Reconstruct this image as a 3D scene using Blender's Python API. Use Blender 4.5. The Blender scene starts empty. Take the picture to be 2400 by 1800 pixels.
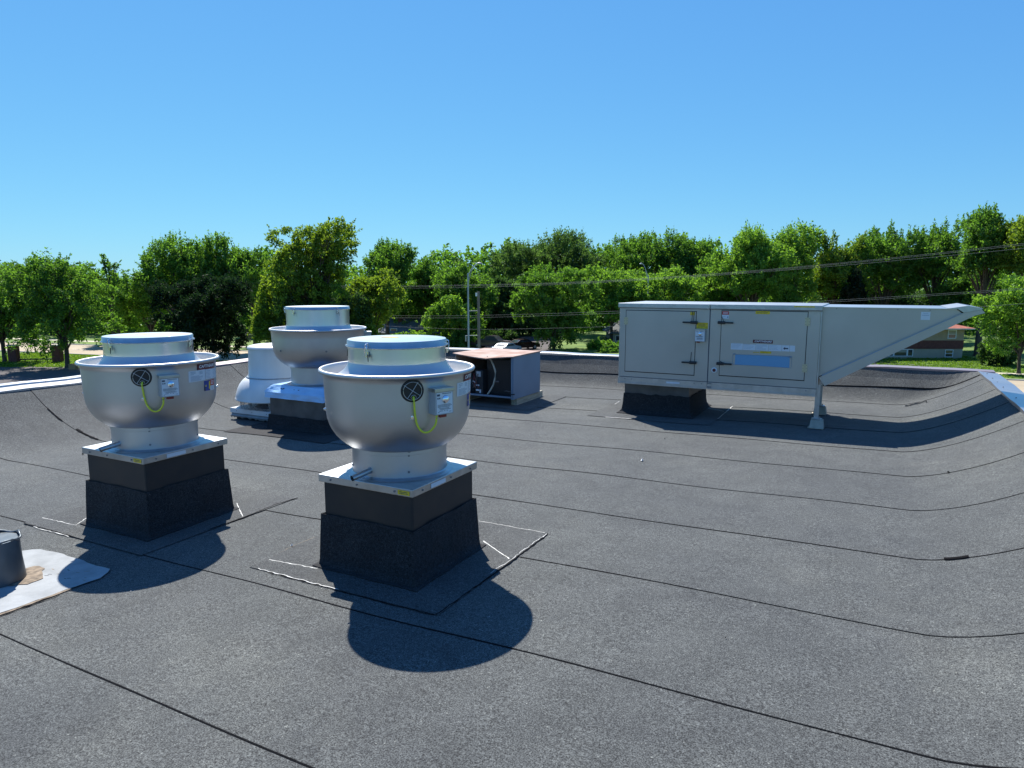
import bpy, math, random
import numpy as np
from mathutils import Vector, Matrix
R = math.radians
S = bpy.context.scene
COL = S.collection
rnd = random.Random(7)
CAMZ = 1.65
YAW = R(28)
# ------------------------------------------------------------------ camera
cd = bpy.data.cameras.new('camera'); cam = bpy.data.objects.new('camera', cd); COL.objects.link(cam)
cam.location = (0, 0, CAMZ); cam.rotation_euler = (R(90 - 8.356), 0, YAW)
cd.sensor_width = 36; cd.lens = 24.0; cd.clip_start = .05; cd.clip_end = 6000
S.camera = cam
# ------------------------------------------------------------------ world, sun, exposure
SUN_EL = R(52); SX, SY = -.757, .653
w = bpy.data.worlds.new('World'); S.world = w; w.use_nodes = True
nt = w.node_tree; nt.nodes.clear()
wo = nt.nodes.new('ShaderNodeOutputWorld'); bg = nt.nodes.new('ShaderNodeBackground')
sky = nt.nodes.new('ShaderNodeTexSky'); sky.sky_type = 'NISHITA'; sky.sun_disc = False
sky.sun_elevation = SUN_EL; sky.sun_rotation = math.atan2(SX, SY)
sky.altitude = 200; sky.air_density = 1.0; sky.dust_density = .05; sky.ozone_density = 2.5
# the phone renders the clear sky flatter and bluer than the model: one curve per channel over the whole sky
sep = nt.nodes.new('ShaderNodeSeparateColor'); comb = nt.nodes.new('ShaderNodeCombineColor')
nt.links.new(sky.outputs[0], sep.inputs[0]); nt.links.new(comb.outputs[0], bg.inputs[0])
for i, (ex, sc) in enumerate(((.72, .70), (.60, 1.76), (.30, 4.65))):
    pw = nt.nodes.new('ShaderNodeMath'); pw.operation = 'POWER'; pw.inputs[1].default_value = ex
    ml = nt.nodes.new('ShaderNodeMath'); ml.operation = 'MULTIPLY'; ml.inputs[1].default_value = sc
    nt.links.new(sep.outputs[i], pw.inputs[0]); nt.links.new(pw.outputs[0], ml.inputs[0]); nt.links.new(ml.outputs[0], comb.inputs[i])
bg.inputs[1].default_value = .063
nt.links.new(bg.outputs[0], wo.inputs[0])
sl = bpy.data.lights.new('sun', 'SUN'); sl.energy = 5.0; sl.angle = R(.53); sl.color = (1, .955, .88)
so = bpy.data.objects.new('sun', sl); COL.objects.link(so)
sdir = Vector((SX * math.cos(SUN_EL), SY * math.cos(SUN_EL), math.sin(SUN_EL)))
so.rotation_euler = sdir.to_track_quat('Z', 'Y').to_euler(); so.location = (-20, 20, 30)
S.view_settings.view_transform = 'Standard'; S.view_settings.look = 'None'
S.view_settings.exposure = 0.80; S.view_settings.gamma = 1
S.view_settings.use_curve_mapping = False

# ------------------------------------------------------------------ materials
MATS = {}
def mat(name, col=(.5, .5, .5), rough=.6, metal=0., noise=None, bump=None, spec=None, cols=None, stretch=None, coat=0):
    """noise=(scale, amount) varies value; bump=(scale, strength, distance)"""
    m = bpy.data.materials.new(name); m.use_nodes = True; n = m.node_tree.nodes; l = m.node_tree.links
    b = n['Principled BSDF']; b.inputs['Roughness'].default_value = rough; b.inputs['Metallic'].default_value = metal
    b.inputs['Base Color'].default_value = (*col, 1)
    if spec is not None: b.inputs['Specular IOR Level'].default_value = spec
    if coat: b.inputs['Coat Weight'].default_value = coat
    tc = n.new('ShaderNodeTexCoord'); vec = tc.outputs['Object']
    if stretch:
        mp = n.new('ShaderNodeMapping'); mp.inputs['Scale'].default_value = stretch
        l.new(vec, mp.inputs[0]); vec = mp.outputs[0]
    if noise:
        t = n.new('ShaderNodeTexNoise'); t.inputs['Scale'].default_value = noise[0]; t.inputs['Detail'].default_value = 5
        l.new(vec, t.inputs['Vector'])
        r = n.new('ShaderNodeValToRGB'); r.color_ramp.elements[0].position = .32; r.color_ramp.elements[1].position = .68
        a = noise[1]
        c0 = cols[0] if cols else tuple(c * (1 - a) for c in col); c1 = cols[1] if cols else tuple(min(1, c * (1 + a)) for c in col)
        r.color_ramp.elements[0].color = (*c0, 1); r.color_ramp.elements[1].color = (*c1, 1)
        l.new(t.outputs[0], r.inputs[0]); l.new(r.outputs[0], b.inputs['Base Color'])
    if bump:
        t2 = n.new('ShaderNodeTexNoise'); t2.inputs['Scale'].default_value = bump[0]; t2.inputs['Detail'].default_value = 4
        l.new(vec, t2.inputs['Vector'])
        bp = n.new('ShaderNodeBump'); bp.inputs['Strength'].default_value = bump[1]; bp.inputs['Distance'].default_value = bump[2]
        l.new(t2.outputs[0], bp.inputs['Height']); l.new(bp.outputs[0], b.inputs['Normal'])
    MATS[name] = m
    return m

def membrane(name, lo, hi, tintc):
    m = bpy.data.materials.new(name); m.use_nodes = True; n = m.node_tree.nodes; l = m.node_tree.links
    b = n['Principled BSDF']; b.inputs['Roughness'].default_value = .9; b.inputs['Specular IOR Level'].default_value = .3; b.inputs['Sheen Weight'].default_value = .06 if hi > .1 else .01; b.inputs['Sheen Roughness'].default_value = .45
    g = n.new('ShaderNodeNewGeometry'); P = g.outputs['Position']
    def nz(sc, det=3, rough=.5):
        t = n.new('ShaderNodeTexNoise'); t.inputs['Scale'].default_value = sc; t.inputs['Detail'].default_value = det
        t.inputs['Roughness'].default_value = rough; l.new(P, t.inputs['Vector']); return t.outputs[0]
    def ramp(src, p0, p1, c0, c1):
        r = n.new('ShaderNodeValToRGB'); r.color_ramp.elements[0].position = p0; r.color_ramp.elements[1].position = p1
        r.color_ramp.elements[0].color = (*c0, 1); r.color_ramp.elements[1].color = (*c1, 1); l.new(src, r.inputs[0]); return r.outputs[0]
    def mix(kind, a, bb, f=1.):
        x = n.new('ShaderNodeMix'); x.data_type = 'RGBA'; x.blend_type = kind; x.inputs[0].default_value = f
        l.new(a, x.inputs[6]); l.new(bb, x.inputs[7]); return x.outputs[2]
    gran = ramp(nz(165, 3, .85), .40, .62, (lo,) * 3, (hi * tintc[0], hi * tintc[1], hi * tintc[2]))
    fine = ramp(nz(52, 2, .6), .34, .66, (.76, .76, .77), (1.25, 1.25, 1.24))
    dust = ramp(nz(.42, 8, .7), .52, .72, (1, 1, 1), (1.34, 1.30, 1.22)); fleck = ramp(nz(70, 1, .5), .72, .76, (1, 1, 1), (2.2, 2.15, 2.0))
    big = ramp(nz(.9, 6, .62), .3, .72, (.80, .81, .84), (1.20, 1.20, 1.18))
    mid = ramp(nz(4.5, 5, .6), .3, .7, (.88, .88, .88), (1.12, 1.12, 1.12))
    c = mix('MULTIPLY', mix('MULTIPLY', mix('MULTIPLY', mix('MULTIPLY', mix('MULTIPLY', gran, fine), big), mid), dust), fleck)
    l.new(c, b.inputs['Base Color'])
    bp = n.new('ShaderNodeBump'); bp.inputs['Strength'].default_value = .5; bp.inputs['Distance'].default_value = .004
    l.new(nz(95, 3, .7), bp.inputs['Height'])
    bp2 = n.new('ShaderNodeBump'); bp2.inputs['Strength'].default_value = .35; bp2.inputs['Distance'].default_value = .03
    l.new(nz(3.2, 3, .5), bp2.inputs['Height']); l.new(bp.outputs[0], bp2.inputs['Normal']); l.new(bp2.outputs[0], b.inputs['Normal'])
    MATS[name] = m
membrane('membrane', .013, .136, (.94, 1, .965))
membrane('membrane_shaded', .007, .046, (1, 1, 1.05))  # same membrane as the roof, with the shade on the flashings put into its colour
membrane('membrane_patch', .011, .114, (.95, 1, .985))
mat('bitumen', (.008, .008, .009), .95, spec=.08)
mat('glue', (.55, .55, .52), .6, noise=(40, .45))
mat('coating', (.27, .285, .29), .8, noise=(9, .16), bump=(45, .6, .004))
mat('dirt', (.20, .155, .11), .9, noise=(30, .5))
mat('spun_aluminium', (.50, .505, .52), .46, 1., noise=(3, .07), bump=(9, .03, .004))
mat('bright_aluminium', (.56, .575, .59), .34, 1., noise=(5, .10), stretch=(1, 1, .08), bump=(30, .05, .002))
mat('lid_metal', (.78, .80, .80), .24, 1., noise=(10, .08), bump=(5, .05, .004))
mat('galvanised', (.44, .455, .465), .40, 1., noise=(14, .10), bump=(16, .04, .002))
mat('old_white_paint', (.62, .63, .62), .42, 0, noise=(2.2, .16), stretch=(1, 1, .35))
mat('cabinet_metal', (.45, .425, .38), .42, .5, noise=(1.3, .08), bump=(1.6, .16, .02))
mat('coping_metal', (.54, .54, .56), .33, .9, noise=(1.2, .10), bump=(1.6, .12, .02))
mat('curb_steel', (.04, .038, .036), .5, .3, noise=(4, .4), cols=((.021, .022, .025), (.044, .035, .030)))
mat('curb_galvanised', (.10, .098, .095), .5, .4, noise=(6, .25))
mat('black_rubber', (.012, .012, .014), .5)
mat('black_plastic', (.015, .016, .02), .35)
mat('yellow_cable', (.62, .66, .05), .45)
mat('yellow_sticker', (.75, .52, .02), .5, noise=(60, .25))
mat('white_sticker', (.62, .66, .70), .45)
mat('brand_maroon', (.10, .012, .02), .4)
mat('red_sticker', (.50, .03, .03), .4)
mat('blue_sticker', (.02, .05, .25), .4)
mat('print_dark', (.03, .05, .09), .5)
mat('print_grey', (.25, .32, .40), .5)
mat('print_white', (.75, .75, .78), .5)
mat('blue_film', (.14, .33, .52), .35)
mat('wrap_film', (.35, .56, .80), .30, 0, noise=(4, .15), bump=(5, .5, .03), stretch=(.6, 1, 3))
mat('box_grey', (.36, .38, .40), .45, .1)
mat('red_plastic', (.22, .02, .015), .4)
mat('chrome', (.85, .86, .88), .12, 1.)
mat('screw', (.20, .21, .23), .4, .6)
mat('brass_zinc', (.55, .50, .34), .4, .5)
mat('rusty_lid', (.42, .27, .20), .75, .0, noise=(3.5, .3), cols=((.26, .13, .085), (.44, .33, .28)))
mat('condenser_blue', (.16, .22, .29), .55, .0, noise=(2, .08))
mat('dark_interior', (.018, .02, .023), .7)
mat('copper_pipe', (.12, .10, .09), .5, .3)
mat('timber', (.36, .34, .26), .85, noise=(6, .3), stretch=(8, 1, 8))
mat('rubber_block', (.46, .41, .32), .85, noise=(12, .15))
mat('grass', (.10, .17, .03), .95, noise=(.35, .3), cols=((.055, .115, .015), (.15, .22, .04)), bump=(8, .6, .1))
mat('concrete_road', (.36, .295, .20), .9, noise=(.25, .12), bump=(6, .2, .02))
mat('asphalt', (.075, .065, .065), .9, noise=(.3, .25))
mat('pavement', (.50, .44, .34), .9, noise=(.6, .12))
mat('kerb', (.42, .40, .36), .9)
mat('bark', (.07, .055, .042), .95, noise=(3, .35), bump=(7, .7, .04), stretch=(1, 1, .25))
mat('pole_wood', (.20, .16, .13), .9, noise=(2, .2), stretch=(4, 4, .3))
mat('lamp_steel', (.38, .40, .42), .5, .4)
mat('wire', (.16, .165, .17), .7)
mat('brick_tan', (.36, .27, .17), .9, noise=(2, .1))
mat('brick_red', (.13, .045, .035), .9, noise=(3, .2))
mat('siding_grey', (.34, .30, .23), .85, noise=(1, .06))
mat('siding_dark', (.10, .11, .12), .85)
mat('roof_red', (.30, .10, .07), .9, noise=(2, .2))
mat('roof_grey', (.12, .13, .14), .9, noise=(2, .2))
mat('roof_brown', (.30, .20, .15), .9, noise=(2, .2))
mat('trim_white', (.72, .72, .70), .6)
mat('window_glass', (.03, .04, .05), .08, 0, spec=.8)
mat('car_silver', (.40, .43, .46), .35, .2, coat=.6)
mat('car_dark', (.055, .042, .042), .3, .2, coat=.8)
mat('car_maroon', (.03, .005, .006), .25, .3, coat=.8)
mat('tyre', (.02, .02, .02), .8)
mat('lamp_red', (.35, .02, .02), .3)
mat('plant_green_panel', (.42, .50, .36), .7)
mat('tan_box', (.40, .24, .10), .8)
mat('earth', (.30, .15, .09), .95, noise=(2, .2))

def leafmat(name, lo, hi, trans):
    m = bpy.data.materials.new(name); m.use_nodes = True; n = m.node_tree.nodes; l = m.node_tree.links
    for x in list(n): n.remove(x)
    out = n.new('ShaderNodeOutputMaterial'); d = n.new('ShaderNodeBsdfDiffuse'); t = n.new('ShaderNodeBsdfTranslucent')
    gl = n.new('ShaderNodeBsdfGlossy'); gl.inputs['Roughness'].default_value = .6; gl.inputs['Color'].default_value = (.5, .55, .5, 1)
    ms = n.new('ShaderNodeMixShader'); ms.inputs[0].default_value = .54; m2 = n.new('ShaderNodeMixShader'); m2.inputs[0].default_value = .03
    g = n.new('ShaderNodeNewGeometry'); nz = n.new('ShaderNodeTexNoise'); nz.inputs['Scale'].default_value = .9; nz.inputs['Detail'].default_value = 6
    nz.inputs['Roughness'].default_value = .75
    l.new(g.outputs['Position'], nz.inputs['Vector'])
    add = n.new('ShaderNodeMath'); add.operation = 'ADD'
    mu = n.new('ShaderNodeMath'); mu.operation = 'MULTIPLY'; mu.inputs[1].default_value = .35
    l.new(g.outputs['Random Per Island'], mu.inputs[0]); l.new(nz.outputs[0], add.inputs[0]); l.new(mu.outputs[0], add.inputs[1])
    r = n.new('ShaderNodeValToRGB'); r.color_ramp.elements[0].position = .42; r.color_ramp.elements[1].position = .95
    r.color_ramp.elements[0].color = (*lo, 1); r.color_ramp.elements[1].color = (*hi, 1); l.new(add.outputs[0], r.inputs[0])
    br = n.new('ShaderNodeMix'); br.data_type = 'RGBA'; br.blend_type = 'MULTIPLY'; br.inputs[0].default_value = 1
    br.inputs[7].default_value = (*trans, 1); l.new(r.outputs[0], br.inputs[6])
    l.new(r.outputs[0], d.inputs[0]); l.new(br.outputs[2], t.inputs[0])
    l.new(d.outputs[0], ms.inputs[1]); l.new(t.outputs[0], ms.inputs[2]); l.new(ms.outputs[0], m2.inputs[1]); l.new(gl.outputs[0], m2.inputs[2])
    l.new(m2.outputs[0], out.inputs[0]); MATS[name] = m
leafmat('leaf_mid', (.034, .085, .017), (.130, .265, .048), (1.9, 1.85, .75))
leafmat('leaf_light', (.050, .125, .020), (.175, .335, .060), (2.0, 1.85, .75))
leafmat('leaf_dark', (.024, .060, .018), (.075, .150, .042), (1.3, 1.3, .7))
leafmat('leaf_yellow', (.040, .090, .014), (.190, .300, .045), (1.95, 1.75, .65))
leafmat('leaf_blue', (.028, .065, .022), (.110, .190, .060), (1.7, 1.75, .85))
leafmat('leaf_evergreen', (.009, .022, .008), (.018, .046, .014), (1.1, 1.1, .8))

# ------------------------------------------------------------------ mesh helpers
class MB:
    def __init__(s): s.v = []; s.f = []; s.sm = []
    def add(s, vs, fs, smooth=False):
        o = len(s.v); s.v += [tuple(v) for v in vs]; s.f += [tuple(i + o for i in f) for f in fs]; s.sm += [smooth] * len(fs); return s
    def box(s, x0, y0, z0, x1, y1, z1):
        v = [(x, y, z) for x in (x0, x1) for y in (y0, y1) for z in (z0, z1)]
        return s.add(v, [(0, 1, 3, 2), (4, 6, 7, 5), (0, 4, 5, 1), (2, 3, 7, 6), (0, 2, 6, 4), (1, 5, 7, 3)])
    def frustum(s, c, h0, z0, h1, z1, dx=0, dy=0):
        cx, cy = c; h0 = h0 if isinstance(h0, tuple) else (h0, h0); h1 = h1 if isinstance(h1, tuple) else (h1, h1)
        v = []
        for (h, z, ox, oy) in ((h0, z0, 0, 0), (h1, z1, dx, dy)):
            v += [(cx + ox - h[0], cy + oy - h[1], z), (cx + ox + h[0], cy + oy - h[1], z), (cx + ox + h[0], cy + oy + h[1], z), (cx + ox - h[0], cy + oy + h[1], z)]
        return s.add(v, [(3, 2, 1, 0), (4, 5, 6, 7), (0, 1, 5, 4), (1, 2, 6, 5), (2, 3, 7, 6), (3, 0, 4, 7)])
    def prism(s, poly, a0, a1, axis='z'):
        n = len(poly)
        def P(p, a): return (p[0], p[1], a) if axis == 'z' else ((p[0], a, p[1]) if axis == 'y' else (a, p[0], p[1]))
        v = [P(p, a0) for p in poly] + [P(p, a1) for p in poly]
        return s.add(v, [tuple(range(n)), tuple(range(2 * n - 1, n - 1, -1))] + [(i, (i + 1) % n, (i + 1) % n + n, i + n) for i in range(n)])
    def lathe(s, prof, seg=64, c=(0, 0), caps=False):
        v = []
        for r, z in prof:
            for k in range(seg):
                a = 2 * math.pi * k / seg; v.append((c[0] + r * math.cos(a), c[1] + r * math.sin(a), z))
        f = []
        for i in range(len(prof) - 1):
            for k in range(seg):
                k2 = (k + 1) % seg; f.append((i * seg + k, i * seg + k2, (i + 1) * seg + k2, (i + 1) * seg + k))
        s.add(v, f, True)
        return s
    def disc(s, r, z, seg=64, c=(0, 0)):
        return s.add([(c[0] + r * math.cos(2 * math.pi * k / seg), c[1] + r * math.sin(2 * math.pi * k / seg), z) for k in range(seg)], [tuple(range(seg))])
    def tube(s, pts, r, seg=8, cap=True):
        pts = [Vector(p) for p in pts]; n = len(pts); rr = r if isinstance(r, (list, tuple)) else [r] * n
        o = []; up = Vector((0, 0, 1))
        for i, p in enumerate(pts):
            d = (pts[min(i + 1, n - 1)] - pts[max(i - 1, 0)]).normalized()
            a = d.cross(up)
            if a.length < .05: a = d.cross(Vector((1, 0, 0)))
            a.normalize(); b = d.cross(a).normalized()
            for k in range(seg):
                t = 2 * math.pi * k / seg; o.append(p + (a * math.cos(t) + b * math.sin(t)) * rr[i])
        f = [(i * seg + k, i * seg + (k + 1) % seg, (i + 1) * seg + (k + 1) % seg, (i + 1) * seg + k) for i in range(n - 1) for k in range(seg)]
        s.add(o, f, True)
        if cap: s.add([o[k] for k in range(seg)], [tuple(range(seg))]); s.add([o[(n - 1) * seg + k] for k in range(seg)], [tuple(range(seg))])
        return s
    def build(s, name, m, parent=None, loc=None, bevel=0):
        me = bpy.data.meshes.new(name); me.from_pydata(s.v, [], s.f)
        me.polygons.foreach_set('use_smooth', s.sm); me.validate(); me.update()
        o = bpy.data.objects.new(name, me); COL.objects.link(o); me.materials.append(MATS[m])
        if parent is not None: o.parent = parent
        if loc: o.location = loc
        if name in ('print', 'hinge_screws', 'dirt_crumb', 'hood_screws', 'wire_guard'): o['kind'] = 'stuff'
        if bevel:
            bm = o.modifiers.new('edge', 'BEVEL'); bm.width = bevel; bm.segments = 2; bm.limit_method = 'ANGLE'
        return o
def tag(o, label=None, cat=None, group=None, kind=None):
    if label: o['label'] = label
    if cat: o['category'] = cat
    if group: o['group'] = group
    if kind: o['kind'] = kind
    return o
def thing(name, label, cat, loc=(0, 0, 0), rz=0, group=None):
    o = bpy.data.objects.new(name, None); COL.objects.link(o); o.location = loc; o.rotation_euler = (0, 0, rz); o.empty_display_size = .2
    return tag(o, label, cat, group)
def struct(name, loc=(0, 0, 0)):
    o = bpy.data.objects.new(name, None); COL.objects.link(o); o.location = loc; o['kind'] = 'structure'; return o
def copy_tree(o, parent=None):
    kids = [c for c in bpy.data.objects if c.parent == o]
    c = o.copy(); COL.objects.link(c)
    if parent is not None: c.parent = parent
    for k in kids: copy_tree(k, c)
    return c
def text_mesh(s, size, shear=0, width=None):
    cu = bpy.data.curves.new('lettering', 'FONT'); cu.body = s; cu.size = size; cu.shear = shear; cu.align_x = 'CENTER'; cu.align_y = 'CENTER'
    cu.offset = size * .02; cu.resolution_u = 2
    o = bpy.data.objects.new('lettering', cu); COL.objects.link(o); dg = bpy.context.evaluated_depsgraph_get()
    me = bpy.data.meshes.new_from_object(o.evaluated_get(dg)); vs = [tuple(v.co) for v in me.vertices]; fs = [tuple(p.vertices) for p in me.polygons]
    bpy.data.objects.remove(o); bpy.data.meshes.remove(me); bpy.data.curves.remove(cu)
    if width:
        w0 = max(v[0] for v in vs) - min(v[0] for v in vs); vs = [(v[0] * width / w0, v[1], v[2]) for v in vs]
    return vs, fs

# ------------------------------------------------------------------ roof
XL, XR, YB, YF = -9.28, 1.32, 11.22, -6.0
def zc(x): return .352 + .0094 * (x + 9.28)
def rise(x, y):
    h = zc(x) - .02 * x
    tr = min(1, max(0, (x - .30) / (XR - .30))) ** 1.55
    tl = min(1, max(0, (-7.72 - x) / 1.55)); tl = tl ** 2.0 * (1.0 if tl < 0 else 1)
    tb = min(1, max(0, (y - 10.70) / (YB - 10.70))) ** 1.5
    return h * min(1, (tr ** 4 + tl ** 4 + tb ** 4) ** .25)
def wob(x, y):
    return .004 * math.sin(1.7 * x + 2.1 * y) * math.sin(.9 * y - 1.3 * x + 1) + .004 * math.sin(3.1 * x - 1.1 * y + 2)
def zr(x, y): return .02 * x + rise(x, y) + wob(x, y)
roof = struct('roof')
xs = sorted(set([round(XL + i * .08, 4) for i in range(int((XR - XL) / .08) + 1)] + [XR]))
def edge(k, x): return 1.6 + k + .010 * math.sin(1.1 * x + k * 1.9) + .003 * math.sin(4.1 * x + k)
for k in range(-8, 10):
    m = MB(); top = 11.22 if k == 9 else None; ny = 7; v = []
    for x in xs:
        y0 = edge(k, x); y1 = YB if k == 9 else edge(k + 1, x) + .07
        for j in range(ny + 1):
            t = j / ny; y = y0 + (y1 - y0) * t
            lift = .0045 * (1 - t) + .0005
            v.append((x, y, zr(x, y) + lift))
    c = ny + 1; f = [(i * c + j, (i + 1) * c + j, (i + 1) * c + j + 1, i * c + j + 1) for i in range(len(xs) - 1) for j in range(c - 1)]
    m.add(v, f, True)
    lip = []
    for i, x in enumerate(xs): a_ = v[i * c]; lip += [a_, (a_[0], a_[1] + .0015, a_[2] - .009)]
    m.add(lip, [(i * 2, i * 2 + 1, i * 2 + 3, i * 2 + 2) for i in range(len(xs) - 1)]); roll = m.build('membrane_roll', 'membrane', roof)
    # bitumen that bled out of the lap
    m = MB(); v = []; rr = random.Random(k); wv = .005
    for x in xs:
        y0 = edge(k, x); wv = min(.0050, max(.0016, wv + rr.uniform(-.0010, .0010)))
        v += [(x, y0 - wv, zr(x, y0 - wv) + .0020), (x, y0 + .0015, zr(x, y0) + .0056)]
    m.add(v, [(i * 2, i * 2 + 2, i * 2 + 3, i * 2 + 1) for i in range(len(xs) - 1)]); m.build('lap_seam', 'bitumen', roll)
# parapet flashing strip along the back
m = MB(); v = []
for x in xs:
    y0 = 10.985 + .008 * math.sin(3 * x)
    g = .012 + .010 * max(0, math.sin(1.9 * x + .6)) ** 3
    v += [(x, y0, zr(x, y0) + .001), (x, y0 - .004, zr(x, y0) + g), (x, 11.1, zr(x, 11.1) + .010), (x, YB, zr(x, YB) + .010)]
m.add(v, [(i * 4 + j, i * 4 + 4 + j, i * 4 + 5 + j, i * 4 + 1 + j) for i in range(len(xs) - 1) for j in range(3)], False)
fl = m.build('parapet_flashing', 'membrane', roof)
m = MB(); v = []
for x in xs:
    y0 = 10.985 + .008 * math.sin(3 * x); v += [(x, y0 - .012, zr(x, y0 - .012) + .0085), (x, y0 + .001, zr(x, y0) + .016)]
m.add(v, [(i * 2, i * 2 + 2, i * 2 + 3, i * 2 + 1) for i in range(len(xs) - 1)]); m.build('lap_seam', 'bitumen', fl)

def ribbon(pts, w, h, jit, seed, mt, name, parent, closed=False):
    """an uneven bead lying on the roof"""
    rr = random.Random(seed); P = []
    for a, b in zip(pts[:-1], pts[1:]):
        n = max(2, int(math.hypot(b[0] - a[0], b[1] - a[1]) / .03))
        P += [(a[0] + (b[0] - a[0]) * i / n, a[1] + (b[1] - a[1]) * i / n) for i in range(n)]
    P.append(pts[-1]); v = []
    for i, p in enumerate(P):
        q = P[min(i + 1, len(P) - 1)]; o = P[max(i - 1, 0)]; d = Vector((q[0] - o[0], q[1] - o[1])).normalized()
        ww = w * rr.uniform(.35, 1.25); jx = rr.uniform(-jit, jit); px, py = p[0] - d.y * jx, p[1] + d.x * jx
        for t, zz in ((-1, .001), (0, h), (1, .001)):
            x, y = px - d.y * ww * t, py + d.x * ww * t; v.append((x, y, zr(x, y) + .0075 + zz))
    m = MB(); m.add(v, [(i * 3 + j, i * 3 + 3 + j, i * 3 + 4 + j, i * 3 + 1 + j) for i in range(len(P) - 1) for j in range(2)], True)
    return m.build(name, mt, parent)
def sheet(poly, off, mt, name, parent, n=10):
    """polygon sheet draped on the roof: fan-triangulated on a subdivided rectangle when 4 corners"""
    m = MB()
    if len(poly) == 4:
        v = []
        for i in range(n + 1):
            for j in range(n + 1):
                s, t = i / n, j / n
                x = (poly[0][0] * (1 - s) + poly[1][0] * s) * (1 - t) + (poly[3][0] * (1 - s) + poly[2][0] * s) * t
                y = (poly[0][1] * (1 - s) + poly[1][1] * s) * (1 - t) + (poly[3][1] * (1 - s) + poly[2][1] * s) * t
                v.append((x, y, zr(x, y) + off))
        m.add(v, [(i * (n + 1) + j, (i + 1) * (n + 1) + j, (i + 1) * (n + 1) + j + 1, i * (n + 1) + j + 1) for i in range(n) for j in range(n)])
    else:
        cx = sum(p[0] for p in poly) / len(poly); cy = sum(p[1] for p in poly) / len(poly); v = [(cx, cy, zr(cx, cy) + off)]; N = len(poly); K = 6
        for k in range(1, K + 1):
            for p in poly: x, y = cx + (p[0] - cx) * k / K, cy + (p[1] - cy) * k / K; v.append((x, y, zr(x, y) + off))
        f = [(0, 1 + i, 1 + (i + 1) % N) for i in range(N)]
        for k in range(1, K): f += [(1 + (k - 1) * N + i, 1 + k * N + i, 1 + k * N + (i + 1) % N, 1 + (k - 1) * N + (i + 1) % N) for i in range(N)]
        m.add(v, f)
    return m.build(name, mt, parent)
def jag(poly, amp, step, seed):
    rr = random.Random(seed); o = []
    for a, b in zip(poly, poly[1:] + poly[:1]):
        n = max(1, int(math.hypot(b[0] - a[0], b[1] - a[1]) / step))
        o += [(a[0] + (b[0] - a[0]) * i / n + (rr.uniform(-amp, amp) if i else 0), a[1] + (b[1] - a[1]) * i / n + (rr.uniform(-amp, amp) if i else 0)) for i in range(n)]
    return o
# the flange patches round the curbs (parts of the roof) with their beads of glue
pt = sheet([(-3.26, 2.73), (-1.88, 2.73), (-1.88, 4.06), (-3.26, 4.06)], .0095, 'membrane_patch', 'flange_patch', roof)
ribbon([(-3.24, 2.864), (-2.864, 2.891), (-2.942, 3.035)], .0045, .003, .004, 1, 'glue', 'glue_bead', pt)
ribbon([(-3.19, 2.735), (-2.55, 2.730)], .004, .003, .005, 2, 'glue', 'glue_bead', pt)
ribbon([(-3.10, 2.722), (-1.90, 2.722)], .0035, .003, .004, 3, 'bitumen', 'bitumen_bead', pt)
ribbon([(-1.872, 4.05), (-1.878, 3.24), (-1.893, 2.73)], .0055, .005, .004, 4, 'bitumen', 'bitumen_bead', pt)
ribbon([(-1.885, 4.04), (-1.89, 3.55), (-1.90, 3.30)], .004, .003, .006, 5, 'glue', 'glue_bead', pt)
ribbon([(-1.903, 3.546), (-2.20, 3.735)], .006, .004, .003, 6, 'glue', 'glue_bead', pt)
ribbon([(-2.43, 4.062), (-1.90, 4.058)], .0035, .003, .005, 7, 'glue', 'glue_bead', pt)
ribbon([(-3.252, 3.36), (-3.275, 3.11), (-3.25, 2.86)], .003, .002, .004, 8, 'dirt', 'dirt_line', pt)
pt = sheet([(-5.46, 2.575), (-4.07, 2.575), (-4.07, 3.90), (-5.46, 3.90)], .0095, 'membrane_patch', 'flange_patch', roof)
ribbon([(-5.46, 2.709), (-5.04, 2.717), (-5.178, 2.924)], .005, .003, .004, 11, 'glue', 'glue_bead', pt)
ribbon([(-5.454, 2.580), (-4.82, 2.575)], .0055, .004, .004, 12, 'bitumen', 'bitumen_bead', pt)
ribbon([(-5.30, 2.565), (-4.85, 2.562)], .0035, .002, .005, 13, 'glue', 'glue_bead', pt)
ribbon([(-4.40, 3.60), (-4.086, 3.393)], .006, .004, .003, 14, 'glue', 'glue_bead', pt)
ribbon([(-4.085, 3.10), (-4.07, 3.376), (-4.09, 3.717), (-4.065, 3.92)], .0055, .005, .004, 15, 'bitumen', 'bitumen_bead', pt)
ribbon([(-4.095, 3.10), (-4.08, 3.376), (-4.10, 3.717)], .004, .002, .007, 16, 'glue', 'glue_bead', pt)
pt = sheet([(-3.25, 8.20), (-1.67, 8.20), (-1.67, 9.72), (-3.25, 9.72)], .0095, 'membrane_patch', 'flange_patch', roof)
ribbon([(-1.99, 9.40), (-1.691, 9.189)], .010, .006, .003, 21, 'glue', 'glue_bead', pt)
ribbon([(-1.67, 9.65), (-1.671, 8.64)], .007, .004, .006, 22, 'glue', 'glue_bead', pt)
ribbon([(-3.208, 9.152), (-3.236, 9.435)], .005, .004, .006, 23, 'glue', 'glue_bead', pt)
ribbon([(-2.99, 8.183), (-2.66, 8.224)], .005, .004, .006, 24, 'glue', 'glue_bead', pt)
pt = sheet([(-6.95, 5.55), (-5.30, 5.55), (-5.30, 7.1), (-6.95, 7.1)], .0095, 'membrane_shaded', 'flange_patch', roof)
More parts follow.
